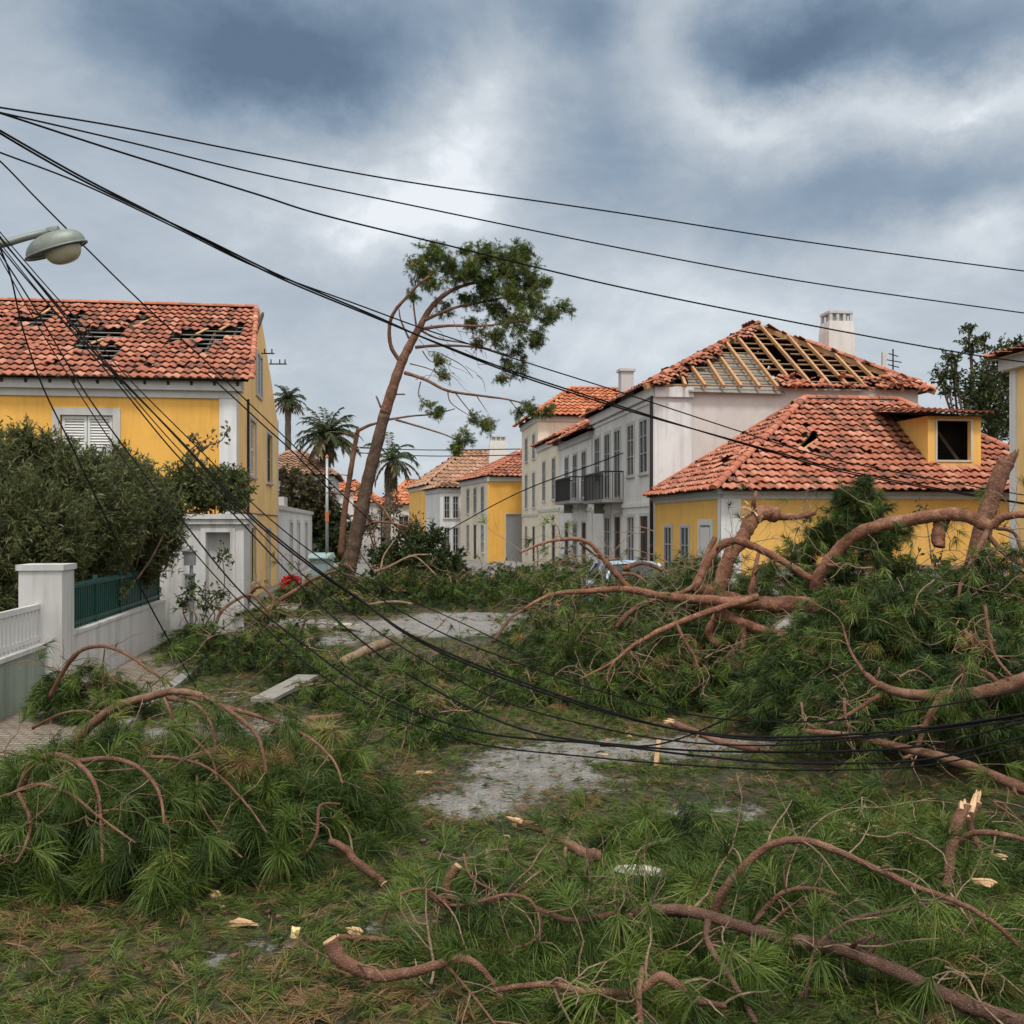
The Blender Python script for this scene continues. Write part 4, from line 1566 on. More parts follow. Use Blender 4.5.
def street_lamp():
    b = V((-6.28, 11.5, 0))
    root = thing('street_lamp', 'grey green street lamp with oval head on a curved arm, hung with broken cables', 'street lamp', b)
    t = MB()
    t.tube([b, b + EZ * 3.5, b + EZ * 7.5], [.13, .11, .085], 12)
    t.build('pole', 'concrete', root, smooth=True)
    t = MB()
    a0 = b + EZ * 5.15
    pts, rs = spline([a0, W(-14, 251, 11.6), W(10, 242, 11.8), W(35, 235, 11.95), W(57, 230.5, 12)], rlist(.05, .04, 5), 5)
    t.tube(pts, rs, 10)
    t.build('arm', 'lamp_metal', root, smooth=True)
    # head: a shallow dome over a glass bowl, its long axis tilted up to the right
    c = W(56, 249.5, 12)
    ex = V((.945, .05, .325)).normalized()
    ey = V((0, 1, 0)) - ex * ex.dot(V((0, 1, 0)))
    ey.normalize()
    ey = (ey - V((0, 0, 0)))
    ez = ex.cross(ey)
    ez.normalize()
    if ez.z < 0:
        ez = -ez
    # tip the whole head towards the viewer so that its underside shows
    R = Matrix.Rotation(rad(9), 3, ex)
    ey, ez = R @ ey, R @ ez

    def dome(a, bb, hh, n=10, m=24, cx=0.0, skew=0.0, z0=0.0):
        vs, fs = [], []
        for i in range(n + 1):
            ph = math.pi / 2 * i / n
            for j in range(m):
                th = 2 * math.pi * j / m
                k = math.cos(ph) ** .75
                vs.append(c + ex * (cx + a * k * math.cos(th) + skew * math.sin(ph)) + ey * (bb * k * math.sin(th)) + ez * (z0 + hh * math.sin(ph)))
        for i in range(n):
            for j in range(m):
                fs.append((i * m + j, i * m + (j + 1) % m, (i + 1) * m + (j + 1) % m, (i + 1) * m + j))
        return vs, fs
    t = MB()
    t.add(*dome(.365, .21, .20, skew=.03))
    hd = t.build('lamp_head', 'lamp_metal', root, smooth=True)
    t = MB()
    ring = []
    for j in range(28):
        th = 2 * math.pi * j / 28
        ring.append(c + ex * (.372 * math.cos(th)) + ey * (.217 * math.sin(th)) - ez * .012)
    t.tube(ring + [ring[0]], [.014] * 29, 6, cap=False)
    vs, fs = dome(.36, .205, .03)
    t.add(vs, fs)
    t.build('rim', 'lamp_metal', hd, smooth=True)
    t = MB()
    vs, fs = dome(.22, .16, -.17, cx=.07, z0=-.02)
    t.add(vs, fs)
    t.build('lamp_glass', 'lamp_glass', hd, smooth=True)
    t = MB()
    t.tube([W(48, 232, 12), W(52, 231.5, 12), W(59, 230, 12)], [.055, .06, .05], 10)
    t.bar(W(56, 231, 12), c + ez * .12, .09, .07)
    t.build('socket', 'lamp_metal', hd)


street_lamp()


# ---------------------------------------------------------------- cables
def cable(label, pts, D, r=.012, group='black cables', bundle=0, name='cable'):
    """pts in the photo, D distances (list, spread evenly along the points)"""
    n = len(pts)
    Ds = np.interp(np.linspace(0, 1, n), np.linspace(0, 1, len(D)), D)
    P = [W(x, y, d) for (x, y), d in zip(pts, Ds)]
    q, rs = spline(P, [r] * n, 8)
    t = MB()
    t.tube(q, rs, 6)
    if bundle:
        ph = random.random() * 6
        q2 = [p + V((math.cos(i * .12 + ph) * r * 2.2, math.sin(i * .2) * r, math.sin(i * .12 + ph) * r * 2.6)) for i, p in enumerate(q)]
        t.tube(q2, rs, 6)
    o = t.build(name, 'cable_black', loc=P[0], smooth=True)
    props(o, label, 'cable', group)


UP = 'overhead cables across the sky'
DN = 'downed cables sagging over the street'
cable('uppermost black cable crossing the sky', [(-31, 103), (0, 107.5), (120, 127), (256, 154), (405, 181.5), (620, 213), (800, 241), (1024, 271), (1200, 292)], [11.5, 20], .013, UP)
cable('second cable from the top across the sky', [(-31, 106), (0, 112.5), (120, 140), (256, 173), (405, 204), (620, 248), (800, 281), (1024, 313), (1200, 336)], [11.5, 20], .013, UP)
cable('third cable from the top, passing just above the leaning pine crown', [(-31, 104), (0, 113), (120, 152), (256, 194), (323, 215), (446, 245), (620, 287), (819, 327), (956, 352), (1024, 362), (1200, 385)], [11.5, 21], .015, UP)
cable('thick twisted cable running behind the lamp and before the pine trunk', [(-31, 112), (0, 130.5), (80, 176), (150, 212), (200, 238), (282, 279), (376, 318), (430, 340), (512, 371), (620, 406), (687, 427), (778, 454), (857, 475), (1024, 504), (1200, 528)], [11.5, 16, 20], .014, UP, bundle=1)
cable('thinner cable joining the twisted one near the lamp', [(-31, 140), (0, 152.5), (80, 183), (170, 225), (256, 267), (356, 304), (430, 331), (528, 363), (620, 392), (786, 446), (865, 466), (1024, 495), (1200, 520)], [11.5, 16.3, 20.5], .012, UP)
cable('thin cable dropping from the pole past the lamp head towards the gable', [(-31, 135), (2, 163), (38, 200), (85, 247), (140, 301), (202, 358), (250, 404), (300, 452), (345, 497), (380, 530)], [11.5, 14, 22], .010, UP)
cable('short thin cable slung across the yellow gable', [(205, 372), (232, 396), (262, 424), (293, 452), (330, 490)], [26, 27], .02, UP)
cable('thick downed cable, highest of those sagging over the debris', [(-31, 196), (0, 238), (44, 289), (88, 341), (117, 374), (176, 437), (248, 515), (311, 567), (364, 603), (411, 635), (485, 668), (592, 706), (680, 730), (770, 740), (896, 734), (1024, 715), (1150, 690)], [11.5, 11.5, 10.5, 9.3, 8.4, 8.0], .0105, DN, bundle=1)
cable('downed cable, second of those sagging over the debris', [(-31, 200), (0, 247), (60, 318), (121, 388), (174, 452), (241, 522), (297, 582), (346, 628), (411, 676), (518, 728), (632, 746), (757, 752), (914, 747), (1024, 722), (1150, 696)], [11.5, 11.3, 10.3, 9.2, 8.3, 7.9], .0095, DN)
cable('mid weight downed cable passing just over the clear asphalt', [(-31, 205), (0, 253), (36, 310), (73, 373), (100, 414), (158, 492), (177, 514), (241, 592), (311, 650), (380, 696), (480, 732), (600, 744), (700, 756), (789, 763), (921, 760), (1024, 737), (1150, 712)], [11.5, 11.2, 10.2, 9.0, 8.2, 7.7], .0095, DN)
cable('thin downed cable crossing high over the debris, just above the thick one', [(-31, 193), (0, 232), (50, 290), (96, 340), (130, 380), (200, 450), (262, 512), (330, 565), (420, 622), (510, 660), (610, 694), (700, 716), (800, 722), (900, 712), (1024, 690), (1150, 662)], [11.5, 11.6, 10.9, 9.6, 8.7, 8.2], .0075, DN)
cable('thin downed cable running between the thick cable and the second one', [(-31, 198), (0, 243), (54, 310), (108, 368), (172, 442), (246, 518), (304, 576), (356, 616), (415, 655), (500, 700), (610, 730), (710, 744), (830, 742), (1024, 719), (1150, 694)], [11.5, 11.4, 10.4, 9.3, 8.35, 7.95], .007, DN)
cable('thin downed cable hanging slackest of all, over the clear asphalt', [(-31, 208), (0, 258), (30, 312), (66, 372), (110, 440), (168, 520), (228, 590), (296, 655), (370, 705), (470, 742), (590, 757), (700, 766), (800, 770), (921, 766), (1024, 745), (1150, 720)], [11.5, 11.1, 10.1, 8.9, 8.1, 7.6], .007, DN)
cable('thin downed cable ending on the ground by the low white wall', [(-31, 190), (6, 262), (22, 326), (42, 385), (73, 449), (116, 539), (156, 617), (197, 689), (204, 702)], [11.5, 12, 13.6], .010, DN)
cable('slack cable from the debris under the pine to the road', [(330, 560), (411, 600), (485, 634), (608, 697), (674, 728), (720, 742)], [17, 11], .009, DN)
cable('limp cable looping out of the heap beside the clear asphalt', [(600, 746), (660, 744), (720, 722), (780, 690), (850, 668)], [9.2, 9.6], .009, DN)
cable('faint far cable between the pine and the terrace houses', [(395, 562), (440, 535), (520, 492), (600, 462), (655, 440)], [40, 36], .02, UP)
cable('upper far cable strung past the far roofs', [(360, 448), (430, 450), (520, 449)], [70, 62], .03, UP)
cable('lower far cable strung past the far roofs', [(360, 453), (430, 456), (520, 455)], [70, 62], .03, UP)

# ---------------------------------------------------------------- vegetation helpers
def lod(D):
    """needles per tuft, needle width, simple?"""
    if D < 9:
        return 66, .0040, False
    if D < 14:
        return 30, .0065, False
    if D < 20:
        return 22, .0095, True
    return 13, .017, True


Z1 = (0, 640, 2.438)
Z2 = (280, 500, 2.438)
Z3 = (640, 440, 2.667)
Z4 = (640, 760, 2.667)
Z5 = (280, 760, 2.56)
Z6 = (520, 480, 3.012)


def limb(z, pts, D0, D1, t0, t1, per=6, wig=.0):
    """a limb traced in a zoomed view: thickness t in that view's pixels"""
    x0, y0, sc = z
    n = len(pts)
    P, R = [], []
    for i, (x, y) in enumerate(pts):
        f = i / max(1, n - 1)
        D = D0 + (D1 - D0) * f
        p = W(x0 + x / sc, y0 + y / sc, D)
        p.y += random.gauss(0, wig) if wig else 0
        p.z = max(p.z, .03)
        P.append(p)
        R.append((t0 + (t1 - t0) * f) / sc / 2000 * D)
    q, r = spline(P, R, per)
    for i in range(1, len(q) - 1):
        q[i] = q[i] + V((random.gauss(0, .06), random.gauss(0, .06), random.gauss(0, .06))) * r[i]
        if random.random() < .07 and r[i] < .05:
            r[i] *= random.uniform(1.08, 1.2)
    return q, r


def stubs(m, q, r, n):
    """short snapped side shoots"""
    for k in range(n):
        i = random.randrange(1, max(2, len(q) - 2))
        tg = (q[i + 1] - q[i - 1]).normalized()
        s_ = V((random.gauss(0, 1), random.gauss(0, 1), random.gauss(.3, 1)))
        s_ = (s_ - tg * s_.dot(tg)).normalized()
        L = r[i] * random.uniform(1.6, 4.0)
        a = q[i] + s_ * r[i] * .5
        m.tube([a, a + (s_ + tg * .3) * L * .6, a + (s_ + tg * .5) * L], [r[i] * .42, r[i] * .34, r[i] * .2], 6, rough=.15)


def curly(p, d, L, r, n=6, curl=.5, droop=.3):
    """a wandering twig"""
    pts = [V(p)]
    d = V(d).normalized()
    for i in range(n):
        d = (d + V((random.gauss(0, curl), random.gauss(0, curl), random.gauss(-droop * .5, curl))) * .45).normalized()
        q = pts[-1] + d * (L / n)
        q.z = max(q.z, .02)
        pts.append(q)
    return pts, rlist(r, r * .35, n + 1), d


def twigs_on(tw, pts, n, L, r, LV=None, D=8, curl=.5, tufts=.5, t0=.15, tint=.5, sub=.5):
    nn, wd, simple = lod(D)
    C, Dr = [], []
    for k in range(n):
        i = min(len(pts) - 2, int(len(pts) * random.uniform(t0, 1)))
        tg = (pts[i + 1] - pts[i]).normalized()
        side = V((random.gauss(0, 1), random.gauss(0, .8), random.gauss(.25, .8)))
        side = (side - tg * side.dot(tg)).normalized()
        l = L * random.uniform(.4, 1.2)
        q, rr, d = curly(pts[i], tg * .6 + side, l, r * random.uniform(.6, 1.2), 6, curl)
        tw.tube(q, rr, 5, cap=False)
        if random.random() < sub:
            q2, r2, d2 = curly(q[3], d + V((random.gauss(0, .8), random.gauss(0, .8), random.gauss(0, .6))), l * .5, rr[3] * .7, 4, curl)
            tw.tube(q2, r2, 4, cap=False)
            if random.random() < tufts:
                C.append(q2[-1])
                Dr.append(d2)
        if random.random() < tufts:
            C.append(q[-1])
            Dr.append(d)
    if LV is not None and C:
        LV.needles(np.array(C), np.array(Dr), nn, .2, wd, tint=rng.uniform(.3, .75, len(C)), simple=simple)


def sprays(LV, tw, tips, outs, L, D, ntuft=8, droop=.3, nl=.2, tint=None, spread=(.2, 1.1), brown=.03, ground=True, scale_n=1.0, tube=.5):
    """needle sprays: short drooping twigs, tufted along their outer part"""
    nn, wd, simple = lod(D)
    nn = max(5, int(nn * scale_n))
    N = len(tips)
    if N == 0:
        return
    tips = np.asarray(tips)
    outs = unit(np.asarray(outs) + rng.normal(0, .28, (N, 3)))
    l = L * rng.uniform(.6, 1.25, (N, 1))
    base = tips - outs * l
    g = np.array([0, 0, -1.0])
    t = np.linspace(.3, 1.0, ntuft)
    P = base[:, None] + outs[:, None] * l[:, None] * t[None, :, None] + g * (droop * l[:, None] * (t[None, :, None] ** 2))
    tg = outs[:, None] + g * (2 * droop * t[None, :, None])
    C = (P + rng.normal(0, .03, P.shape)).reshape(-1, 3)
    Dv = unit(tg + rng.normal(0, .42, P.shape)).reshape(-1, 3)
    st = (rng.normal(.42, .2, N) if tint is None else rng.normal(tint, .16, N))
    st = np.where(rng.random(N) < brown, .96, np.clip(st, 0, .9))
    tt = np.repeat(st, ntuft) + rng.normal(0, .10, N * ntuft)
    tt = np.where(np.repeat(st, ntuft) < .92, np.clip(tt, 0, .92), tt)
    if ground:
        C[:, 2] = np.maximum(C[:, 2], .03)
    LV.needles(C, Dv, nn, nl, wd, spread=spread, droop=.22, tint=tt, ground=ground, simple=simple)
    if tw is not None:
        for k in range(N):
            if random.random() < tube:
                q = [V(base[k] + outs[k] * l[k] * a + g * droop * l[k] * a * a) for a in (0, .33, .66, 1)]
                if ground:
                    for p in q:
                        p.z = max(p.z, .02)
                tw.tube(q, rlist(.007, .003, 4), 4, cap=False)


def dome_points(cx, cy, a, b, h, n, shell=1.0):
    r = np.sqrt(rng.uniform(0, 1, n)) * .98
    th = rng.uniform(0, 2 * math.pi, n)
    z = h * shell * np.sqrt(np.maximum(0, 1 - r ** 2)) * rng.uniform(.72, 1.12, n) + .05
    wob = 1 + .16 * np.sin(th * 3 + cx) + .1 * np.sin(th * 5 + cy * 2)
    P = np.stack([cx + a * shell * r * np.cos(th) * wob, cy + b * shell * r * np.sin(th) * wob, z], 1)
    o = np.stack([r * np.cos(th) / a, r * np.sin(th) / b, np.full(n, .25) / max(h, .5)], 1)
    return P, unit(o)


NEAR = []
BG = 'broken pine boughs heaped in the street'


def bough(label, bumps, limbs=(), dens=1.0, hollow=0.0, nl=None, name='pine_bough', bark='pine_bark', twn=3, arch=2, tint=None, L=.55, cat='pine bough', brown=.03, pale=False):
    cx, cy = np.mean([b[0] for b in bumps]), np.mean([b[1] for b in bumps])
    root = thing(name, label, cat, (cx, cy, 0), BG)
    LV, tw = Leaves(), MB()
    for (x, y, a, b, h) in bumps:
        D = y
        NEAR.append((x, y, a, b))
        area = 2 * math.pi * ((a * b) ** 1.6 / 3 + 2 * ((a * h) ** 1.6 + 0) / 3) ** (1 / 1.6)
        k = 12.5 if D < 9 else (12 if D < 14 else (9 if D < 20 else 7))
        n = int(area * k * dens)
        P, o = dome_points(x, y, a, b, h, n)
        if hollow:
            ok = (P[:, 2] > hollow) | (P[:, 1] > y)
            P, o = P[ok], o[ok]
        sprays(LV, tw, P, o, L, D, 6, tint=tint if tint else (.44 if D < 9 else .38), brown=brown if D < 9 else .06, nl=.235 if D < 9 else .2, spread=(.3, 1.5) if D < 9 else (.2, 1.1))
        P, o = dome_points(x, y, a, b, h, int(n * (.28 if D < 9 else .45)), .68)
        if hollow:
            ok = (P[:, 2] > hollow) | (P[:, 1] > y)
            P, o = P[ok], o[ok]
        sprays(LV, None, P, o, L * .9, D, 5, tint=.15, brown=brown, scale_n=.6)  # inner needles coloured darker, painting shade into the gaps between tufts
        for j in range(arch * 2 if D < 9 else arch * 3):                              # exposed wandering wood
            th, rr0 = random.uniform(0, 6.28), random.uniform(0, .85)
            p0 = V((x + a * rr0 * math.cos(th), y + b * rr0 * math.sin(th), h * math.sqrt(1 - rr0 ** 2) * random.uniform(.85, 1.1) + .03))
            k = random.choice((.003, .004, .005, .007))
            q, r, d = curly(p0, (random.gauss(0, 1), random.gauss(-.3, .7), random.gauss(.1, .35)), random.uniform(.4, 1.3), k * (1 + D / 14), 8, .5, .35)
            q, r = spline(q, r, 3)
            tw.tube(q, r, 5, cap=False)
            twigs_on(tw, q, 3, .35, .004 * (1 + D / 20), LV, D)
    for q, r in limbs:
        m = MB()
        m.tube(q, r, 10, rough=.03)
        stubs(m, q, r, 1 + len(q) // 14)
        m.build('limb', bark, root, smooth=True)
        twigs_on(tw, q, twn + int(len(q) / 8), .45 if r[0] < .03 else .8, min(.0075, max(.004, r[-1] * .5)), LV, q[0].y)
    tw.build('twigs', 'pale_twig' if pale else 'twig_bark', root, smooth=True)
    LV.build('needles', 'pine_needle', root)
    return root


# ---------------------------------------------------------------- litter on the ground
def litter():
    LV = Leaves()
    for D0, D1, n, nn, w, L, simple in ((4.4, 8, 8200, 26, .0034, .135, False), (8, 13, 9500, 18, .0058, .145, True), (13, 21, 9500, 12, .0095, .17, True), (21, 36, 8000, 8, .02, .24, True)):
        y = np.sqrt(rng.uniform(D0 ** 2, D1 ** 2, n))
        x = rng.uniform(-.60, .60, n) * y
        patch = np.sin(x * 2.3 + np.sin(y * 1.7) * 1.3) * np.cos(y * 1.9 + x * .7) * .5 + .5
        a = litter_amount(x, y)
        a = a * (.35 + .75 * patch)
        left = -7.76 - .134 * (y - 28) + .3
        ok = (rng.random(n) < a ** 1.2 + .06) & (x > left) & ((y > 22) | (x > -6.1)) & (x < 5.2 - .13 * (y - 26))
        for bx2, by2, a2, b2 in NEAR:
            ok &= (((x - bx2) / a2) ** 2 + ((y - by2) / b2) ** 2 > .72) | (rng.random(n) < .12)
        x, y = x[ok], y[ok]
        m = len(x)
        th = rng.uniform(0, 2 * math.pi, m) + np.sin(x * 1.3) * 1.2
        d = np.stack([np.cos(th), np.sin(th), rng.uniform(-.05, .3, m)], 1)
        C = np.stack([x, y, rng.uniform(.02, .06, m)], 1)
        br = np.sin(x * 1.1 + 2) * np.cos(y * 1.3 + 1) * .5 + .5
        pb = np.clip(.08 + .45 * (br > .62) + .35 * np.exp(-((x + 1.3) / .9) ** 2 - ((y - 5.2) / .5) ** 2), 0, .9)
        t = np.where(rng.random(m) < pb, rng.uniform(.66, 1, m), rng.uniform(.05, .6, m))
        LV.needles(C, d, nn, L, w, spread=(.05, .9), droop=.12, tint=t, simple=simple)
    # loose single needles strewn over the bare asphalt too
    n = 18000
    y = np.sqrt(rng.uniform(4.4 ** 2, 17 ** 2, n))
    x = rng.uniform(-.58, .58, n) * y
    ok = (x > -6.1)
    x, y = x[ok], y[ok]
    th = rng.uniform(0, 6.28, len(x))
    LV.needles(np.stack([x, y, np.full(len(x), .03)], 1), np.stack([np.cos(th), np.sin(th), np.zeros(len(x))], 1), 2, .13, .006, spread=(0, .6), droop=.1, tint=rng.uniform(.2, 1, len(x)), simple=True)
    props(LV.build('pine_litter', 'litter_needle'), 'layer of torn green and brown pine needles covering the street', 'pine litter', kind='stuff')
    tw = MB()
    for k in range(420):
        D = random.uniform(4.6, 20)
        x = random.uniform(-.56, .56) * D
        if x < -6.0 or random.random() > litter_amount(np.array(x), np.array(D)) + .25:
            continue
        th = random.uniform(0, 6.28)
        q, r, d = curly((x, D, .04), (math.cos(th), math.sin(th), .15), random.uniform(.12, .55), random.uniform(.003, .008), 5, .4, .1)
        tw.tube(q, r, 5)
    props(tw.build('twig_litter', 'twig_bark', smooth=True), 'thin brown twigs strewn over the needle covered street', 'twig litter', kind='stuff')
    fl = MB()
    for k in range(1300):
        D = random.uniform(4.5, 18)
        x = random.uniform(-.56, .56) * D
        if x < -5.9:
            continue
        th = random.uniform(0, 6.28)
        s_ = random.uniform(.008, .04)
        a = V((math.cos(th), math.sin(th), random.uniform(-.2, .2)))
        b = V((-a.y, a.x, random.uniform(-.2, .2)))
        c = V((x, D, .045))
        pts = [c + a * s_ * random.uniform(.7, 1.5), c + b * s_ * random.uniform(.3, .8), c - a * s_ * random.uniform(.7, 1.3), c - b * s_ * random.uniform(.3, .8)]
        lo = [p - EZ * .008 for p in pts]
        fl.add(pts + lo, [(0, 1, 2, 3)] + [(i, (i + 1) % 4, 4 + (i + 1) % 4, 4 + i) for i in range(4)])
    props(fl.build('bark_litter', 'pine_bark'), 'small flakes of reddish bark scattered over the street', 'bark litter', kind='stuff')



# ---------------------------------------------------------------- foreground left: two boughs lying against each other
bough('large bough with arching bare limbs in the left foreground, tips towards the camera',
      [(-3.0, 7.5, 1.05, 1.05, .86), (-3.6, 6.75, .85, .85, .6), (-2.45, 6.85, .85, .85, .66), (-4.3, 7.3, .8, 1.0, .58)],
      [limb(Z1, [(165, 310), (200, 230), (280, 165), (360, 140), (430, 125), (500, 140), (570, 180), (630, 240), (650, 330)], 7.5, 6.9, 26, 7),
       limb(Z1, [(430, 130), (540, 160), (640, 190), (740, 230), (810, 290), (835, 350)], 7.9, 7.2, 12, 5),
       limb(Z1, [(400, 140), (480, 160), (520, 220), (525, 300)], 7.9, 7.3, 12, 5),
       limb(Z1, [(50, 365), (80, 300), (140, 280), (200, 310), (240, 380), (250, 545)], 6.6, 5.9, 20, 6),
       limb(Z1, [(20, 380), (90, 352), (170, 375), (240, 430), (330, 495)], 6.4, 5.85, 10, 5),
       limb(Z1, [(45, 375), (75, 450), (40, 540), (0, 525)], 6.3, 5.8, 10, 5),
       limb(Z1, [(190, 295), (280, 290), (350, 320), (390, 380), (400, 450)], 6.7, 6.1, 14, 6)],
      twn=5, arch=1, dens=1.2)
bough('dense drooping bough beside the left foreground bough, its end by the clear asphalt',
      [(-1.85, 7.5, .95, 1.0, .78), (-1.3, 8.0, .6, .75, .55), (-2.6, 8.3, .8, .7, .70)],
      [limb(Z1, [(640, 595), (720, 545), (770, 480), (780, 405), (830, 400)], 6.6, 6.8, 12, 5),
       limb(Z1, [(400, 140), (430, 200), (510, 280), (530, 345)], 7.6, 7.0, 8, 4),
       limb(Z1, [(360, 285), (440, 290), (520, 320), (600, 400), (650, 470)], 7.2, 6.5, 9, 4),
       limb(Z1, [(480, 330), (490, 400), (560, 500), (590, 530)], 7.0, 6.4, 7, 4)], arch=1)
bough('small bough slumped against the white gate pillar', [(-5.25, 12.1, .75, .55, .72), (-4.7, 12.3, .5, .5, .5)],
      [limb(Z1, [(120, 140), (180, 40), (240, 15), (300, 30), (360, 70), (420, 112)], 11.6, 10.2, 12, 6),
       limb(Z1, [(255, 165), (250, 90), (255, 20)], 11.5, 11.3, 5, 3),
       limb(Z1, [(80, 215), (150, 180), (220, 175), (250, 220)], 11.2, 10.6, 8, 3)], arch=2)
bough('dark bough in front of the white portal, beside the low white wall', [(-4.9, 16.6, 1.1, 1.0, .78), (-4.0, 16.4, 1.0, 1.1, .8), (-5.6, 17.4, .7, .9, .7)],
      [limb((0, 420, 3.2), [(690, 650), (720, 600), (800, 560), (860, 610), (880, 560)], 16.6, 17, 12, 5)], arch=2)
bough('low bough with curled bare limbs in front of the yellow gable door', [(-3.2, 15.4, .9, .9, .5), (-5.0, 20.6, 1.0, 1.0, .85), (-4.3, 19.0, .9, .9, .55)],
      [limb((0, 420, 3.2), [(860, 640), (880, 590), (940, 550), (1000, 510), (1080, 480)], 21, 20.5, 22, 8),
       limb((0, 420, 3.2), [(780, 660), (800, 560), (840, 535), (880, 580)], 21, 20.5, 14, 6)], arch=2)
bough('flat spread of bough ends between the grey board and the clear asphalt', [(-1.25, 12.6, 1.0, 1.2, .4), (-2.2, 13.4, .9, .9, .32), (-.95, 11.2, .8, .75, .30)],
      [limb(Z1, [(750, 195), (840, 200), (890, 185), (940, 165)], 12.2, 12.8, 16, 10)], arch=2)
bough('low bough in mid street behind the downed cables', [(.25, 13.6, 1.1, .9, .42), (-.3, 15.3, 1.3, 1.0, .45), (-1.6, 16.3, 1.2, .9, .35)], arch=2)
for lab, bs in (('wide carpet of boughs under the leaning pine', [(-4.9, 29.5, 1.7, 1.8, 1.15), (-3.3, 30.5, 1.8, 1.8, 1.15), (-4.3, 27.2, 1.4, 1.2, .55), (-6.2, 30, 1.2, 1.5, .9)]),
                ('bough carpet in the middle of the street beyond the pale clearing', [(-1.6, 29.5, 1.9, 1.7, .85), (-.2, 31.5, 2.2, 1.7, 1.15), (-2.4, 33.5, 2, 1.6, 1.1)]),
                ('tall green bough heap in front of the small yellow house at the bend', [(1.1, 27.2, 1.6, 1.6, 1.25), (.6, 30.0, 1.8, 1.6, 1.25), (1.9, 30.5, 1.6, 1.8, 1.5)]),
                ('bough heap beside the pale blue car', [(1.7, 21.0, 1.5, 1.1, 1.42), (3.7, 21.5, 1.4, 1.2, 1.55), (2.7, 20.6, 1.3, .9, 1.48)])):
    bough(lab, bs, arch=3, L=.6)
# centre right mound
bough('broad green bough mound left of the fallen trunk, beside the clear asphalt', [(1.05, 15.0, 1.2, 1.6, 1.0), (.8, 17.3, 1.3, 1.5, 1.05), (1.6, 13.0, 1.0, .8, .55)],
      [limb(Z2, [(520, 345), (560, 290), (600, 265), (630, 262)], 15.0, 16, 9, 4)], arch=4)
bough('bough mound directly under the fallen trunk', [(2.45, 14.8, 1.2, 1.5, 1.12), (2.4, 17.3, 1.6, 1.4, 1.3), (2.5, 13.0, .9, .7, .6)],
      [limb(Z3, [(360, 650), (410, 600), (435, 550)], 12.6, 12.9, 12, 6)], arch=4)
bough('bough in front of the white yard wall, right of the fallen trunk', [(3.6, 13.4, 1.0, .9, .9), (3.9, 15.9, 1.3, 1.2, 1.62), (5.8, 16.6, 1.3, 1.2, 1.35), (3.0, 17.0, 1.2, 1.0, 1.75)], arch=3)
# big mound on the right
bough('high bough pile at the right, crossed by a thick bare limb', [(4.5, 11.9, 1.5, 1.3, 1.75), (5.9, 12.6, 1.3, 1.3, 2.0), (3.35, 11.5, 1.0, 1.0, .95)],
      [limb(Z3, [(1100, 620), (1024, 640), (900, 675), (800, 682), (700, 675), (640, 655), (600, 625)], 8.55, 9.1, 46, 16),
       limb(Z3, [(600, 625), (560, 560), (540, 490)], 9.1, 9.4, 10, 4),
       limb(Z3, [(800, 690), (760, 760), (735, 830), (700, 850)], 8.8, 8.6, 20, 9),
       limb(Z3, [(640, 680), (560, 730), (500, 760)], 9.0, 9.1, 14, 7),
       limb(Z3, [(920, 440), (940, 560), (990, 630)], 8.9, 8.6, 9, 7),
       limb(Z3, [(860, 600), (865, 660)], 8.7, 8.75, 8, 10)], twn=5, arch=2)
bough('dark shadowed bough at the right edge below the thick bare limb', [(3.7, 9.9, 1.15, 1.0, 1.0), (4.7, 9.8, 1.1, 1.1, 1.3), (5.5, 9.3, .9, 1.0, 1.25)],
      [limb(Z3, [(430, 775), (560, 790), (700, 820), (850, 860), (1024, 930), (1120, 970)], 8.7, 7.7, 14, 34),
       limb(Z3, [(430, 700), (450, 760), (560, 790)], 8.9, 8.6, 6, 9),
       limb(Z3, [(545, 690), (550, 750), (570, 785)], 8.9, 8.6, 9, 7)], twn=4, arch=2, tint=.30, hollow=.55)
bough('dark green crown tuft standing up behind the fallen trunk', [], name='pine_bough') if False else None


def crown_tuft():
    root = thing('pine_bough', 'dark green crown tuft standing up behind the fallen trunk, before the yellow wall', 'pine bough', (5.8, 17.2, 0), BG)
    LV, tw = Leaves(), MB()
    for px, py, r, f in ((850, 508, .5, 1), (875, 540, .5, 1), (868, 505, .4, 1), (845, 545, .5, 1), (720, 570, .4, .7), (690, 590, .4, .7), (745, 600, .45, .8), (800, 590, .5, .8), (825, 535, .45, .8), (890, 580, .6, 1), (840, 590, .6, 1), (800, 560, .45, .6), (770, 575, .35, .5), (862, 482, .25, .6), (900, 530, .28, .5)):
        c = np.array(W(px, py, 17.2))
        n = int(70 * f * (r / .5) ** 2)
        o = unit(rng.normal(size=(n, 3)) + np.array([-.1, 0, .35]))
        sprays(LV, tw, c + o * r * rng.uniform(.3, 1.1, (n, 1)), o, .36, 17, 6, droop=.12, tint=.30, ground=False, brown=.01)
    m = MB()
    q, r = spline([V((5.9, 17.2, .1)), W(862, 580, 17.2), W(855, 520, 17.2)], [.06, .05, .03], 6)
    m.tube(q, r, 8)
    m.build('limb', 'pine_bark', root, smooth=True)
    tw.build('twigs', 'twig_bark', root)
    LV.build('needles', 'pine_needle', root)


crown_tuft()

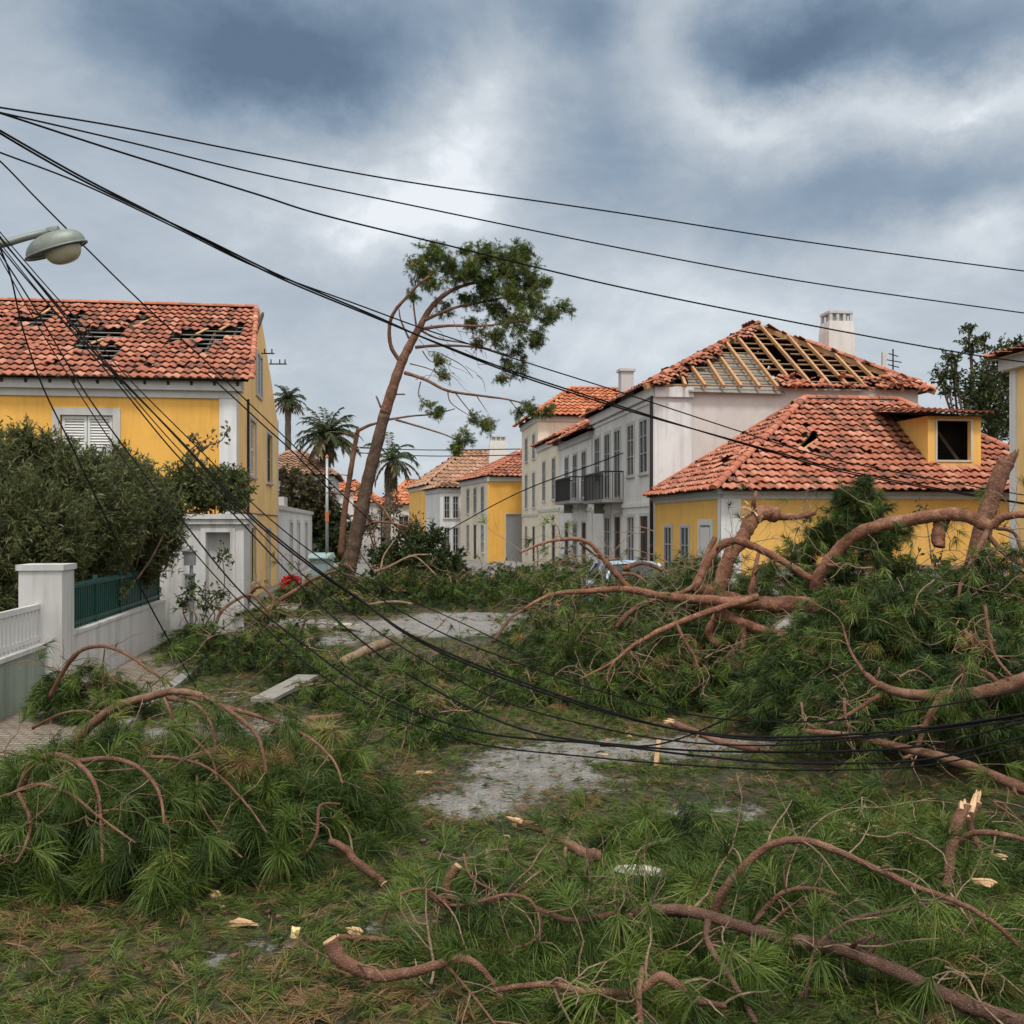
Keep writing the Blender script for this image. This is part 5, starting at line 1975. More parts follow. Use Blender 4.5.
# ---------------------------------------------------------------- the fallen pine
def fallen_pine():
    root = thing('fallen_pine', 'fallen pine with thick reddish trunk and bent broken limbs across the right of the street', 'fallen tree', (2.6, 14.2, 0))
    LV, tw = Leaves(), MB()

    def lm(z, pts, D0, D1, t0, t1, nt=4, name='limb', tl=.7, tr=.006, rough=.04, tuft=.35):
        q, r = limb(z, pts, D0, D1, t0 * .88, t1 * .88, 7)
        m = MB()
        r = [x * (1 + .05 * math.sin(i * .9 + t0) + random.gauss(0, .025)) for i, x in enumerate(r)]
        m.tube(q, r, 16 if t0 > 20 else 10, rough=rough)
        if name == 'limb' and len(q) > 16:
            stubs(m, q, r, 1)
        m.build(name, 'trunk_bark' if t0 > 20 else 'pine_bark', root, smooth=True)
        if nt:
            twigs_on(tw, q, int(nt * 1.7) + 1, tl, tr, LV, q[0].y, curl=.6, tufts=tuft, sub=.85)
        return q

    lm(Z6, [(1120, 420), (1024, 393), (960, 385), (850, 375), (700, 372), (600, 350), (552, 328)], 14.0, 14.6, 62, 48, 6, 'trunk')
    lm(Z6, [(720, 372), (560, 362), (430, 350), (320, 330), (200, 335), (90, 347), (10, 390)], 13.9, 13.2, 40, 8, 14)
    lm(Z6, [(715, 352), (560, 400), (430, 450), (340, 500), (280, 548), (180, 600)], 13.6, 12.6, 26, 5, 10)
    lm(Z6, [(285, 545), (262, 600), (300, 650)], 12.7, 12.6, 8, 4, 2)
    lm(Z6, [(470, 432), (500, 490), (528, 540), (540, 610), (515, 640)], 13.0, 12.7, 13, 6, 3)
    lm(Z6, [(290, 445), (330, 400), (400, 365), (520, 350)], 14.2, 14.2, 16, 26, 4)
    lm(Z6, [(520, 335), (560, 258), (600, 203), (650, 183), (720, 207), (800, 250), (885, 305)], 14.1, 14.0, 30, 24, 4)
    lm(Z6, [(600, 362), (600, 320), (618, 262), (640, 215), (668, 180), (690, 135), (725, 100), (770, 105)], 14.45, 14.9, 46, 52, 3)
    lm(Z6, [(760, 105), (820, 112), (890, 100)], 14.9, 15.1, 30, 14, 8)
    lm(Z6, [(325, 325), (260, 250), (200, 185), (100, 182), (0, 218)], 13.7, 13.4, 22, 7, 8)
    lm(Z6, [(180, 190), (250, 240), (300, 235)], 13.6, 13.9, 9, 5, 2)
    lm(Z6, [(310, 268), (370, 250), (430, 272)], 14.6, 14.6, 18, 12, 1)
    lm(Z6, [(310, 283), (345, 285), (385, 310)], 14.4, 14.2, 14, 9, 1)
    lm(Z6, [(590, 395), (690, 440), (805, 468)], 14.0, 13.8, 46, 26, 3, 'broken_limb')
    lm(Z6, [(668, 430), (672, 480), (670, 525)], 13.8, 13.7, 24, 22, 2, 'broken_limb')
    lm(Z6, [(600, 400), (570, 460), (600, 500)], 14.2, 14.0, 34, 24, 2)
    lm(Z6, [(695, 350), (703, 300), (712, 250), (720, 215)], 14.4, 14.6, 24, 10, 3)
    lm(Z3, [(465, 400), (490, 340), (560, 265), (630, 230), (720, 213), (800, 200), (870, 203), (935, 232)], 14.0, 12.9, 36, 40, 8)
    lm(Z3, [(935, 232), (970, 205), (1024, 200), (1090, 215)], 12.9, 12.6, 30, 16, 5)
    lm(Z3, [(930, 235), (895, 305), (860, 370), (850, 420)], 12.9, 12.2, 20, 9, 8)
    lm(Z3, [(930, 255), (970, 300), (1024, 335), (1100, 360)], 12.9, 12.5, 16, 12, 3)
    lm(Z3, [(950, 235), (1000, 250), (1024, 320), (1060, 400)], 13.1, 12.9, 12, 8, 3)
    lm(Z3, [(808, 205), (795, 250), (797, 285)], 13.3, 13.2, 44, 36, 1, 'broken_limb')
    lm(Z3, [(200, 262), (180, 300), (140, 390), (60, 420), (-10, 440)], 14.3, 13.8, 18, 10, 6)
    # torn pale splinters where limbs snapped
    sp_ = MB()
    for (z, x, y, D, n, s_) in ((Z6, 700, 105, 14.75, 16, .22), (Z6, 690, 95, 14.8, 10, .16), (Z3, 1000, 60, 13.2, 14, .3)):
        x0, y0, sc = z
        c = W(x0 + x / sc, y0 + y / sc, D)
        if z is Z3:
            continue
        for k in range(n):
            d = V((random.gauss(-.3, .6), random.gauss(0, .5), random.gauss(.6, .5))).normalized()
            p = c + V((random.gauss(0, .07), random.gauss(0, .05), random.gauss(0, .05)))
            sp_.tube([p, p + d * s_ * random.uniform(.4, 1)], [.02, .003], 4)
    sp_.build('splinters', 'pale_wood', root)
    # fine dead twigs tangled over the crown
    for k in range(46):
        px, py = random.uniform(560, 1020), random.uniform(500, 680)
        D = random.uniform(11.5, 14)
        p = W(px, py, D)
        if p.z < .2:
            continue
        q, r, d = curly(p, (random.gauss(0, 1), random.gauss(0, .5), random.gauss(.1, .6)), random.uniform(.4, 1.3), random.uniform(.004, .009), 7, .55, .15)
        tw.tube(q, r, 5, cap=False)
    tw.build('twigs', 'pale_twig', root, smooth=True)
    LV.build('needles', 'pine_needle', root)


fallen_pine()


def snapped_stump():
    b = W(968, 600, 13.9)
    root = thing('snapped_stump', 'upright snapped pine stump with torn top at the right, before the dormer roof', 'tree stump', (b.x, b.y, 0))
    m = MB()
    q, r = spline([V((b.x - .25, b.y, -.05)), b, W(985, 520, 13.9), W(998, 480, 13.9), W(1006, 462, 13.9)], [.17, .145, .12, .115, .115], 6)
    r = [x * (1 + .04 * math.sin(i * 2)) for i, x in enumerate(r)]
    m.tube(q, r, 14, rough=.05)
    m.build('trunk', 'stump_bark', root, smooth=True)
    t = MB()
    top = q[-1]
    d = (q[-1] - q[-4]).normalized()
    for k in range(26):
        a = random.uniform(0, 6.28)
        o = V((math.cos(a), math.sin(a), 0)) * random.uniform(.02, .09)
        hgt = random.uniform(.03, .10) + (.10 if o.x > .03 else 0)
        t.tube([top + o - d * .12, top + o * 1.02 + d * hgt * .6, top + o + d * hgt], [.04, .025, .006], 5, rough=.2)
    t.build('torn_wood', 'stump_bark', root)


snapped_stump()

# ---------------------------------------------------------------- foreground right
bough('long bare limb running through green needles, nearest the camera at lower right',
      [(1.75, 5.3, .75, .55, .14), (2.5, 5.6, .75, .65, .18), (1.0, 5.55, .7, .6, .13)],
      [limb(Z5, [(830, 485), (860, 445), (900, 402), (970, 385), (1060, 390)], 5.61, 5.42, 28, 30) ,
       limb(Z4, [(0, 405), (100, 400), (200, 422), (350, 470), (480, 492), (560, 512), (700, 570), (800, 620), (900, 662), (1000, 695), (1080, 720)], 5.42, 4.58, 28, 46),
       limb(Z4, [(180, 430), (183, 490), (240, 580), (310, 700)], 5.24, 4.68, 20, 16),
       limb(Z4, [(440, 640), (470, 500), (560, 430), (650, 405), (780, 380), (880, 390)], 4.86, 5.24, 9, 12),
       limb(Z4, [(0, 580), (60, 575), (110, 610), (140, 640), (230, 655)], 4.77, 4.68, 26, 16)], twn=4, arch=1, pale=True, dens=1.35, tint=.5, bark='old_limb_bark')
bough('green bough under a tall arched limb, at the right foreground',
      [(1.55, 6.4, .8, .75, .3), (2.35, 6.7, .8, .85, .34), (1.25, 7.4, .9, .6, .24)],
      [limb(Z4, [(195, 430), (215, 360), (280, 280), (350, 226), (430, 213), (520, 240), (620, 285), (740, 340), (850, 380), (950, 440), (1024, 510)], 5.38, 5.05, 24, 12),
       limb(Z4, [(310, 425), (340, 390), (390, 350), (480, 345), (600, 390)], 5.52, 5.42, 15, 8),
       limb(Z4, [(340, 445), (370, 415), (410, 385), (440, 382)], 5.42, 5.42, 10, 6),
       limb(Z4, [(390, 345), (385, 280), (420, 240)], 5.80, 5.98, 7, 4)], twn=4, arch=1, pale=True, dens=1.35, tint=.5)
bough('bough at the right edge under the splintered branch', [(3.2, 6.9, .75, .8, .32), (2.7, 7.8, .9, .7, .24), (3.4, 5.9, .6, .6, .26)],
      [limb(Z4, [(840, 440), (900, 520), (960, 590), (1010, 620)], 5.42, 5.05, 6, 3),
       limb(Z4, [(870, 390), (930, 520), (1000, 600)], 5.52, 5.14, 6, 3),
       limb(Z4, [(980, 120), (940, 110), (1024, 170)], 7.11, 6.92, 8, 5)], arch=1, pale=True, dens=1.3, tint=.5)
bough('green bough in the middle foreground with a snaking bare limb',
      [(-.15, 6.3, .75, .65, .16), (.65, 6.1, .8, .75, .18), (.1, 5.45, .8, .55, .1)],
      [limb(Z5, [(265, 420), (272, 390), (300, 350), (370, 330), (430, 370), (500, 365), (580, 345), (640, 360), (668, 420), (640, 470), (530, 500)], 5.68, 5.42, 8, 10),
       limb(Z5, [(380, 340), (430, 375), (500, 368), (580, 345), (630, 320)], 5.60, 5.60, 18, 14),
       limb(Z5, [(640, 370), (740, 410), (850, 395), (900, 400)], 5.51, 5.33, 13, 16),
       limb(Z5, [(470, 240), (490, 300), (560, 340)], 5.86, 5.60, 6, 6),
       limb(Z5, [(770, 390), (775, 340), (785, 260)], 5.51, 5.68, 6, 4)], twn=4, arch=1, pale=True, dens=1.35, tint=.5)
bough('needle bough along the bottom edge, beside the cut branch', [(.55, 5.1, .75, .45, .08), (-.3, 5.4, .5, .4, .07)],
      [limb(Z5, [(550, 590), (620, 578), (700, 575), (770, 590), (840, 595), (920, 590), (980, 555), (1040, 600)], 4.80, 4.62, 13, 26),
       limb(Z5, [(930, 530), (918, 600), (925, 690)], 4.71, 4.53, 16, 18),
       limb(Z5, [(700, 575), (720, 600), (770, 590)], 4.80, 4.71, 10, 12),
       limb(Z5, [(430, 530), (500, 610), (560, 690)], 4.88, 4.45, 8, 5)], twn=4, arch=1, pale=True, dens=1.35, tint=.5)


litter()


def single_branch(name, label, z, pts, D0, D1, t0, t1, bark='pine_bark', cut=True, torn=False, tw_n=2):
    q, r = limb(z, pts, D0, D1, t0, t1)
    root = thing(name, label, 'branch', (q[0].x, q[0].y, 0), 'loose snapped branches on the street')
    m = MB()
    m.tube(q, r, 12, rough=.03)
    m.build('limb', bark, root, smooth=True)
    if cut:
        m = MB()
        d = (q[0] - q[1]).normalized()
        m.tube([q[0] - d * .002, q[0] + d * .008], [r[0] * .96, r[0] * .9], 10)
        m.build('cut_face', 'pale_wood', root)
    if torn:
        m = MB()
        d = (q[0] - q[1]).normalized()
        for k in range(9):
            o = V((random.gauss(0, .5), random.gauss(0, .5), random.gauss(0, .5))) * r[0]
            L_ = r[0] * random.uniform(.8, 3.0)
            m.tube([q[0] + o - d * .03, q[0] + o * 1.15 + d * L_ * .6, q[0] + o * 1.25 + d * L_], [r[0] * .45, r[0] * .33, r[0] * .08], 5, rough=.25)
        m.build('splinters', 'pale_wood', root)
    t = MB()
    twigs_on(t, q, tw_n, .3, max(.003, r[-1] * .5))
    if t.v:
        t.build('twigs', 'twig_bark', root, smooth=True)


single_branch('cut_branch', 'curved branch with a pale round cut end, low at the left of centre', Z5, [(128, 462), (150, 505), (190, 530), (250, 552), (350, 540), (460, 508), (510, 530), (550, 578)], 5.05, 4.95, 42, 14)
single_branch('cut_branch', 'straight thin branch lying just behind the branch with the round cut end', Z5, [(150, 452), (240, 458), (330, 466), (430, 466), (510, 458)], 5.6, 5.7, 14, 9)
single_branch('broken_log', 'short red brown log between the clear asphalt and the middle foreground bough', Z5, [(612, 160), (660, 172), (700, 190), (750, 222), (780, 238), (822, 246)], 7.0, 6.75, 24, 28, torn=True)
single_branch('broken_log', 'short dark log at the tip of the left foreground bough', Z5, [(265, 318), (240, 295), (190, 255), (170, 228), (128, 208)], 6.6, 6.8, 24, 18)
single_branch('broken_log', 'stub of branch pointing up beside the snaking limb', Z5, [(456, 272), (436, 300), (424, 335), (424, 362)], 5.95, 5.9, 24, 26)
single_branch('splintered_branch', 'upright splintered branch with torn pale top at the right edge', Z4, [(872, 128), (848, 160), (832, 230), (822, 312), (815, 345)], 6.4, 6.2, 34, 24, torn=True)
single_branch('splintered_branch', 'thin curved branch springing from the splintered one', Z4, [(832, 232), (870, 205), (910, 193), (1000, 205), (1060, 230)], 6.35, 6.0, 20, 10)
single_branch('splintered_branch', 'leaning torn stick beside the splintered branch', Z4, [(900, 115), (880, 165), (895, 215), (920, 262)], 6.5, 6.4, 22, 12, torn=True)
single_branch('broken_log', 'straight pale ended stick lying under the downed cables', Z3, [(85, 755), (140, 775), (200, 800), (260, 815), (316, 824)], 10.1, 9.6, 17, 20, torn=True)
single_branch('broken_log', 'stripped log on the pale clearing, in front of the leaning pine', (280, 500, 2.438), [(155, 392), (200, 372), (262, 345)], 17.2, 18.2, 22, 26, bark='pale_twig')
single_branch('broken_log', 'forked stick on the bough carpet beyond the pale clearing', (260, 480, 4.267), [(470, 530), (540, 520), (600, 520), (650, 530)], 24, 24, 10, 10, bark='pale_twig')
single_branch('dead_branch', 'bleached forked branch lying below the leaning pine', (260, 480, 4.267), [(490, 392), (560, 365), (640, 325), (720, 318)], 29, 29.5, 12, 6, bark='pale_twig', tw_n=5)
single_branch('dead_branch', 'thin bleached branch rising beside the leaning pine foot', (260, 480, 4.267), [(515, 380), (530, 320), (580, 250)], 29, 29.5, 9, 4, bark='pale_twig')
single_branch('dead_branch', 'long bleached branch sloping down right of the leaning pine foot', (260, 480, 4.267), [(750, 405), (700, 355), (655, 325), (600, 345)], 29, 29.3, 7, 6, bark='pale_twig')


# ---------------------------------------------------------------- chips and scraps
def chunk(name, label, px, py, lw, mat, D=None, h=.04, ang=None, flat=.4, cat='wood chip', grp='pale wood chips on the needles'):
    p = G(px, py) if D is None else W(px, py, D)
    L = lw / FPX * p.y
    a = random.uniform(0, 6.28) if ang is None else ang
    m = MB()
    if mat == 'pale_wood':
        for k in range(5):
            b_ = a + random.gauss(0, .22)
            d = V((math.cos(b_), math.sin(b_), random.gauss(0, .08)))
            sd_ = V((-d.y, d.x, 0))
            l = L * random.uniform(.45, 1.0)
            c = p + sd_ * random.gauss(0, L * flat * .25) + EZ * (.02 + h * random.random())
            w = max(.006, L * flat * random.uniform(.16, .34))
            m.tube([c - d * l * .5, c - d * l * .3, c + d * l * .1, c + d * l * .5], [w * .35, w, w * .8, w * .1], 5, rough=.25)
        props(m.build(name, mat, loc=p), label, cat, grp)
        return
    n = 9
    top, bot = [], []
    for k in range(n):
        t = 2 * math.pi * k / n
        rr = random.uniform(.65, 1.1)
        x, y = math.cos(t) * L / 2 * rr, math.sin(t) * L / 2 * flat * rr
        q = V((x * math.cos(a) - y * math.sin(a), x * math.sin(a) + y * math.cos(a), 0))
        bot.append(p + q + EZ * .01)
        top.append(p + q * random.uniform(.7, .92) + EZ * (h * random.uniform(.5, 1.0) + .02))
    m.add(bot + top, [(k, (k + 1) % n, n + (k + 1) % n, n + k) for k in range(n)])
    c = p + EZ * (h * .85 + .02)
    m.add(top + [c], [(k, (k + 1) % n, n) for k in range(n)])
    props(m.build(name, mat, loc=p), label, cat, grp)


chunk('wood_chip', 'orange wood chip before the bough mound, where the slack cable crosses the street', 487, 711, 16, 'pale_wood', h=.06, flat=.8)
chunk('wood_chip', 'long splinter of wood on the needles left of the clear asphalt', 425, 776, 30, 'pale_wood', ang=.1, flat=.25)
chunk('foam_scrap', 'yellow scrap on the needles, right of the short red brown log', 645, 826, 28, 'yellow_foam', D=7.75, h=.03, flat=.6, cat='scrap', grp='scraps among the debris')
chunk('plaster_slab', 'white broken slab half buried in needles, behind the snaking limb', 642, 874, 62, 'white_scrap', D=6.6, h=.03, ang=-.3, flat=.36, cat='rubble', grp='scraps among the debris')
chunk('plaster_slab', 'small white lump just behind the arch of the tall limb', 765, 838, 18, 'white_scrap', D=7.4, h=.03, flat=.7, cat='rubble', grp='scraps among the debris')
chunk('wood_chip', 'long pale splintered slab lying behind the tall arched limb', 858, 838, 48, 'pale_wood', D=7.0, ang=.1, h=.07, flat=.28)
chunk('wood_chip', 'reddish broken wood end behind the splintered branch', 905, 853, 44, 'pale_wood', D=6.9, ang=0, h=.06, flat=.3)
chunk('wood_chip', 'cream chip hanging among twigs right of the splintered branch', 998, 862, 22, 'pale_wood', D=6.4, h=.03, flat=.3)
chunk('wood_chip', 'pale torn wood below the splintered branch', 983, 888, 26, 'pale_wood', D=6.0, h=.03, flat=.3)
chunk('plaster_slab', 'dirty white rag of plaster in the needles at the right edge', 957, 938, 24, 'white_scrap', D=5.6, h=.03, flat=.4, cat='rubble', grp='scraps among the debris')
chunk('wood_chip', 'two lobed yellowish chip left of the round cut end', 295, 938, 14, 'yellow_foam', h=.05, flat=.9)
chunk('wood_chip', 'flat chip just right of the round cut end', 350, 941, 22, 'pale_wood', h=.04, flat=.5)
chunk('wood_chip', 'flat brown chip on the needles left of the cut branch', 243, 930, 34, 'pale_wood', ang=0, h=.04, flat=.3)
chunk('wood_chip', 'round orange chip below the tips of the left foreground bough', 215, 902, 15, 'pale_wood', h=.05, flat=.8)
chunk('wood_chip', 'tiny chip below the round orange one', 222, 914, 9, 'pale_wood', h=.03, flat=.7)
chunk('wood_chip', 'chip on the needles between the asphalt and the right bough pile', 620, 708, 16, 'pale_wood', h=.05)
chunk('wood_chip', 'chip lying on the bare asphalt', 508, 753, 9, 'pale_wood', h=.03)
for k in range(9):
    chunk('wood_chip', 'small pale chip lying loose among the needles', random.uniform(380, 900), random.uniform(730, 850), random.uniform(7, 15), 'pale_wood', h=.02, flat=.28)
t_ = MB()
p_ = W(656, 766, 9.9)
t_.bar(p_, p_ + V((.05, .1, .24)), .045, .04)
t_.bar(p_ + V((.03, 0, 0)), p_ + V((.16, .02, -.05)), .04, .03)
props(t_.build('wood_splinter', 'pale_wood', loc=p_), 'upright yellow splinter standing on the asphalt just below the cables', 'wood chip', 'pale wood chips on the needles')


def board(name, label, a, b, w, th, mat, cat='board'):
    m = MB()
    a, b = V(a), V(b)
    m.bar(a, b, w, th)
    props(m.build(name, mat, loc=a), label, cat)


board('grey_board', 'weathered grey board lying on the needles at left of the street', G(262, 708) + EZ * .1, G(308, 687) + EZ * .16, .32, .05, 'grey_board')
board('grey_board', 'white painted board fragment on the pavement before the annex', G(340, 629) + EZ * .1, G(352, 632) + EZ * .12, .4, .06, 'white_scrap')


# ---------------------------------------------------------------- the leaning pine
def standing_pine():
    D = 36.0
    z = zz(260, 230, 2.769)
    b = W(*z([(250, 905)])[0], D)
    root = thing('leaning_pine', 'tall leaning pine with bare reddish trunk and crown blown to one side', 'tree', (b.x, b.y, 0))
    LV, tw = Leaves(), MB()

    def br(pts, r0, r1, dd=0.0, name=None, mat='upper_bark'):
        r0, r1 = r0 * .84, r1 * .84
        P = [W(x, y, D + dd * i / max(1, len(pts) - 1)) for i, (x, y) in enumerate(z(pts))]
        q, r = spline(P, rlist(r0, r1, len(P)), 6)
        r = [x * (1 + .05 * math.sin(i * 1.7)) for i, x in enumerate(r)]
        m = MB()
        m.tube(q, r, 12 if r0 > .1 else 6, rough=.04)
        m.build(name or 'branch', mat, root, smooth=True)
        return q

    m = MB()
    lo = [(236, 1010), (244, 950), (252, 905), (265, 850), (285, 760), (300, 690), (320, 610), (345, 510)]
    hi = [(345, 510), (370, 430), (395, 360), (420, 310), (442, 268)]
    br(lo, .36, .24, 0, 'trunk', 'dark_bark')
    br(hi, .24, .155, 0, 'upper_trunk')
    br([(442, 270), (470, 220), (510, 180), (560, 155), (620, 140), (690, 120)], .14, .04, 1.0, 'limb')
    br([(385, 360), (362, 320), (359, 262), (375, 222), (410, 182), (440, 150), (470, 128)], .10, .05, -1.0, 'limb')
    br([(440, 275), (520, 265), (620, 265), (735, 250)], .08, .03, -1.4, 'limb')
    br([(455, 250), (540, 215), (640, 195), (700, 180)], .08, .03, 1.5, 'limb')
    br([(430, 325), (500, 320), (600, 325), (700, 350)], .07, .03, .8, 'limb')
    br([(400, 395), (460, 415), (520, 445), (620, 460), (690, 470), (770, 492)], .085, .025, -.8, 'limb')
    br([(355, 525), (420, 515), (480, 510), (540, 495)], .05, .02, .8)
    br([(375, 525), (460, 550), (520, 570), (560, 592)], .05, .02, -.6)
    br([(445, 420), (440, 460), (470, 492)], .03, .015)
    br([(412, 300), (390, 250), (385, 218)], .05, .02, -.3)
    br([(432, 262), (425, 200), (430, 150), (440, 110)], .045, .02, .5)
    br([(540, 450), (580, 500), (620, 540)], .03, .012)
    br([(600, 460), (630, 505)], .025, .01)
    br([(560, 155), (590, 95), (602, 65)], .04, .015, .3)
    br([(335, 492), (322, 460)], .05, .04)
    br([(372, 455), (402, 455)], .04, .03)
    br([(440, 275), (490, 300), (560, 312), (640, 330)], .05, .02, 1)
    br([(450, 335), (470, 362), (495, 368)], .03, .012)
    br([(520, 445), (530, 480), (590, 520)], .03, .012, -.3)
    br([(690, 470), (720, 505)], .025, .012)
    br([(470, 130), (500, 90), (470, 70)], .04, .015)
    br([(300, 735), (340, 770), (380, 822), (440, 826)], .08, .03, -1.2)
    br([(290, 820), (330, 808), (400, 820), (440, 835)], .06, .03, -1.5)
    br([(505, 345), (560, 375), (590, 410)], .025, .01, .4)
    br([(415, 370), (470, 385), (520, 410)], .03, .012, -.3)
    for k in range(40):
        x, y = random.uniform(420, 720), random.uniform(230, 420)
        p = W(*z([(x, y)])[0], D + random.uniform(-1, 1))
        q, r, d = curly(p, (1, random.gauss(0, .5), random.gauss(-.1, .6)), random.uniform(.5, 1.3), .014, 5, .5)
        tw.tube(q, r, 4, cap=False)
    CL = [(470, 75, 42, 0), (448, 115, 36, 0), (520, 105, 48, .6), (620, 75, 48, .6), (690, 72, 46, 0), (722, 112, 44, -.6), (620, 150, 52, .8), (560, 130, 38, .4), (680, 165, 55, 0),
          (740, 195, 46, -.6), (650, 222, 46, .8), (720, 262, 46, -1), (795, 235, 36, -.5), (832, 212, 26, 0), (790, 148, 25, 0), (760, 308, 34, 0), (640, 295, 36, .6), (585, 262, 26, .8),
          (690, 340, 34, .6), (700, 385, 30, .5), (668, 412, 18, .2), (600, 312, 22, .8), (428, 102, 16, -.6), (420, 180, 9, -.5), (480, 150, 32, -.6), (510, 210, 24, .8), (560, 190, 28, 1.0),
          (495, 365, 22, 0), (505, 402, 12, 0), (468, 490, 24, 0), (484, 518, 18, 0), (588, 520, 20, 0), (620, 542, 30, 0), (552, 580, 32, -.5), (542, 612, 22, -.5), (742, 490, 28, -.7), (782, 497, 22, -.7),
          (718, 508, 16, -.6), (660, 110, 40, .4), (590, 105, 36, -.3), (745, 150, 36, .2), (480, 50, 18, 0), (560, 60, 14, .2), (720, 55, 26, 0)]
    for x, y, r, dd in CL:
        c = np.array(W(*z([(x, y)])[0], D + dd))
        R = r / 2.769 / FPX * D
        for j in range(max(4, int(16 * R * R * 4))):
            oc = unit(rng.normal(size=3) + np.array([.25, 0, .1]))
            cc = c + oc * R * rng.uniform(.1, 1.15) * np.array([1.1, 1, .9])
            n = int(rng.integers(7, 13))
            o = unit(rng.normal(size=(n, 3)) + np.array([.5, 0, .1]) + oc * .4)
            tip = cc + o * rng.uniform(.08, .34, (n, 1))
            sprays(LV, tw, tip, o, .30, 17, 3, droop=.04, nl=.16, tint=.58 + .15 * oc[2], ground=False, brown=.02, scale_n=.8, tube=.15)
    tw.build('twigs', 'upper_bark', root, smooth=True)
    LV.build('crown', 'pine_needle', root)

    # the snapped dead trunk leaning beside it
    b = W(*z([(230, 830)])[0], 37.2)
    root = thing('dead_pine', 'slim dead trunk snapped off beside the leaning pine', 'tree', (b.x, b.y, 0))
    P = [W(x, y, 37.2) for x, y in z([(224, 900), (232, 800), (246, 700), (262, 600), (272, 550)])]
    q, r = spline(P, [.13, .115, .10, .09, .08], 6)
    m = MB()
    m.tube(q, r, 10, rough=.06)
    m.build('trunk', 'upper_bark', root, smooth=True)
    m = MB()
    P = [W(x, y, 37.2) for x, y in z([(272, 556), (300, 542), (330, 532), (352, 515)])]
    q2, r2 = spline(P, [.07, .06, .04, .03], 6)
    m.tube(q2, r2, 7)
    for k in range(9):
        q3, r3, d = curly(random.choice(q[6:]), (random.gauss(0, 1), random.gauss(0, 1), .1), random.uniform(.6, 1.6), .025, 6, .5)
        m.tube(q3, r3, 5)
    m.build('branches', 'upper_bark', root, smooth=True)


standing_pine()


# ---------------------------------------------------------------- palms
def palm(label, px, py, D, fl, n, base_px=None, tr=.2, droop=.6, skirt=1.0, lean=0, wind=.3, up=.5):
    top = W(px, py, D)
    b = V((top.x - lean, D, 0))
    root = thing('palm_tree', label, 'palm tree', b, 'palm trees beyond the white annex')
    m = MB()
    q, r = spline([b - EZ * .2, b.lerp(top, .5) - V((lean * .2, 0, 0)), top], [tr * 1.15, tr, tr * .95], 12)
    r = [x * (1 + (.07 if i % 2 else -.05)) for i, x in enumerate(r)]
    m.tube(q, r, 10, rough=.05)
    m.build('trunk', 'palm_bark', root)
    LV, st = Leaves(), MB()
    for k in range(n):
        a = 2.399 * k + random.uniform(-.3, .3)
        elv = rad(78 - 105 * (k / n) ** .9 + random.uniform(-8, 8))
        L = fl * random.uniform(.85, 1.1)
        d = V((math.cos(a) * math.cos(elv) + wind * .5, math.sin(a) * math.cos(elv), math.sin(elv) + up * .2)).normalized()
        pts = [top + EZ * .1]
        for i in range(8):
            d = (d + V((wind * .05, 0, -droop * .22 * (.4 + i * .15)))).normalized()
            pts.append(pts[-1] + d * (L / 8))
        st.tube(pts, rlist(.035, .008, 9), 4, cap=False)
        C, Dv = [], []
        for i in range(1, 9):
            tg = (pts[i] - pts[i - 1]).normalized()
            sdv = tg.cross(EZ)
            sdv = sdv.normalized() if sdv.length > .05 else V((1, 0, 0))
            for s_ in (-1, 1):
                for f in (0, .25, .5, .75):
                    C.append(pts[i - 1].lerp(pts[i], f))
                    Dv.append(sdv * s_ * .75 + tg * .75 - EZ * .25 + V((random.gauss(0, .1), random.gauss(0, .1), random.gauss(0, .1))))
        LV.leaves(np.array(C), np.array(Dv), fl * .24, .07 * fl / 2.3 * 1.4, tint=np.full(len(C), random.uniform(.1, .9) if k < n * .8 else .95), droop=.25)
    st.build('frond_stalks', 'palm_leaf', root, tint=True)
    LV.build('crown', 'palm_leaf', root)
    if skirt:
        LD = Leaves()
        N = 420
        th = rng.uniform(0, 6.28, N)
        zz_ = rng.uniform(.1, skirt, N)
        C = np.stack([top.x + np.cos(th) * tr * 1.1, D + np.sin(th) * tr * 1.1, top.z - zz_ * fl * .45], 1)
        Dv = np.stack([np.cos(th) * .35, np.sin(th) * .35, np.full(N, -1.0)], 1)
        LD.leaves(C, Dv, fl * .3, .06, tint=rng.uniform(0, 1, N))
        LD.build('dead_fronds', 'dry_leaf', root)


palm('tall green palm with full crown past the end of the white annex', 327, 438, 66, 2.25, 44, tr=.26, droop=.75, skirt=1.3, wind=.15)
palm('far palm whose round crown shows just beside the yellow gable', 288, 402, 76, 1.45, 40, tr=.24, droop=.8, skirt=.8, wind=.05)
palm('ragged drooping palm seen behind the leaning pine trunk', 391, 462, 60, 1.9, 18, tr=.22, droop=.95, skirt=1.6, lean=.3, wind=.35)


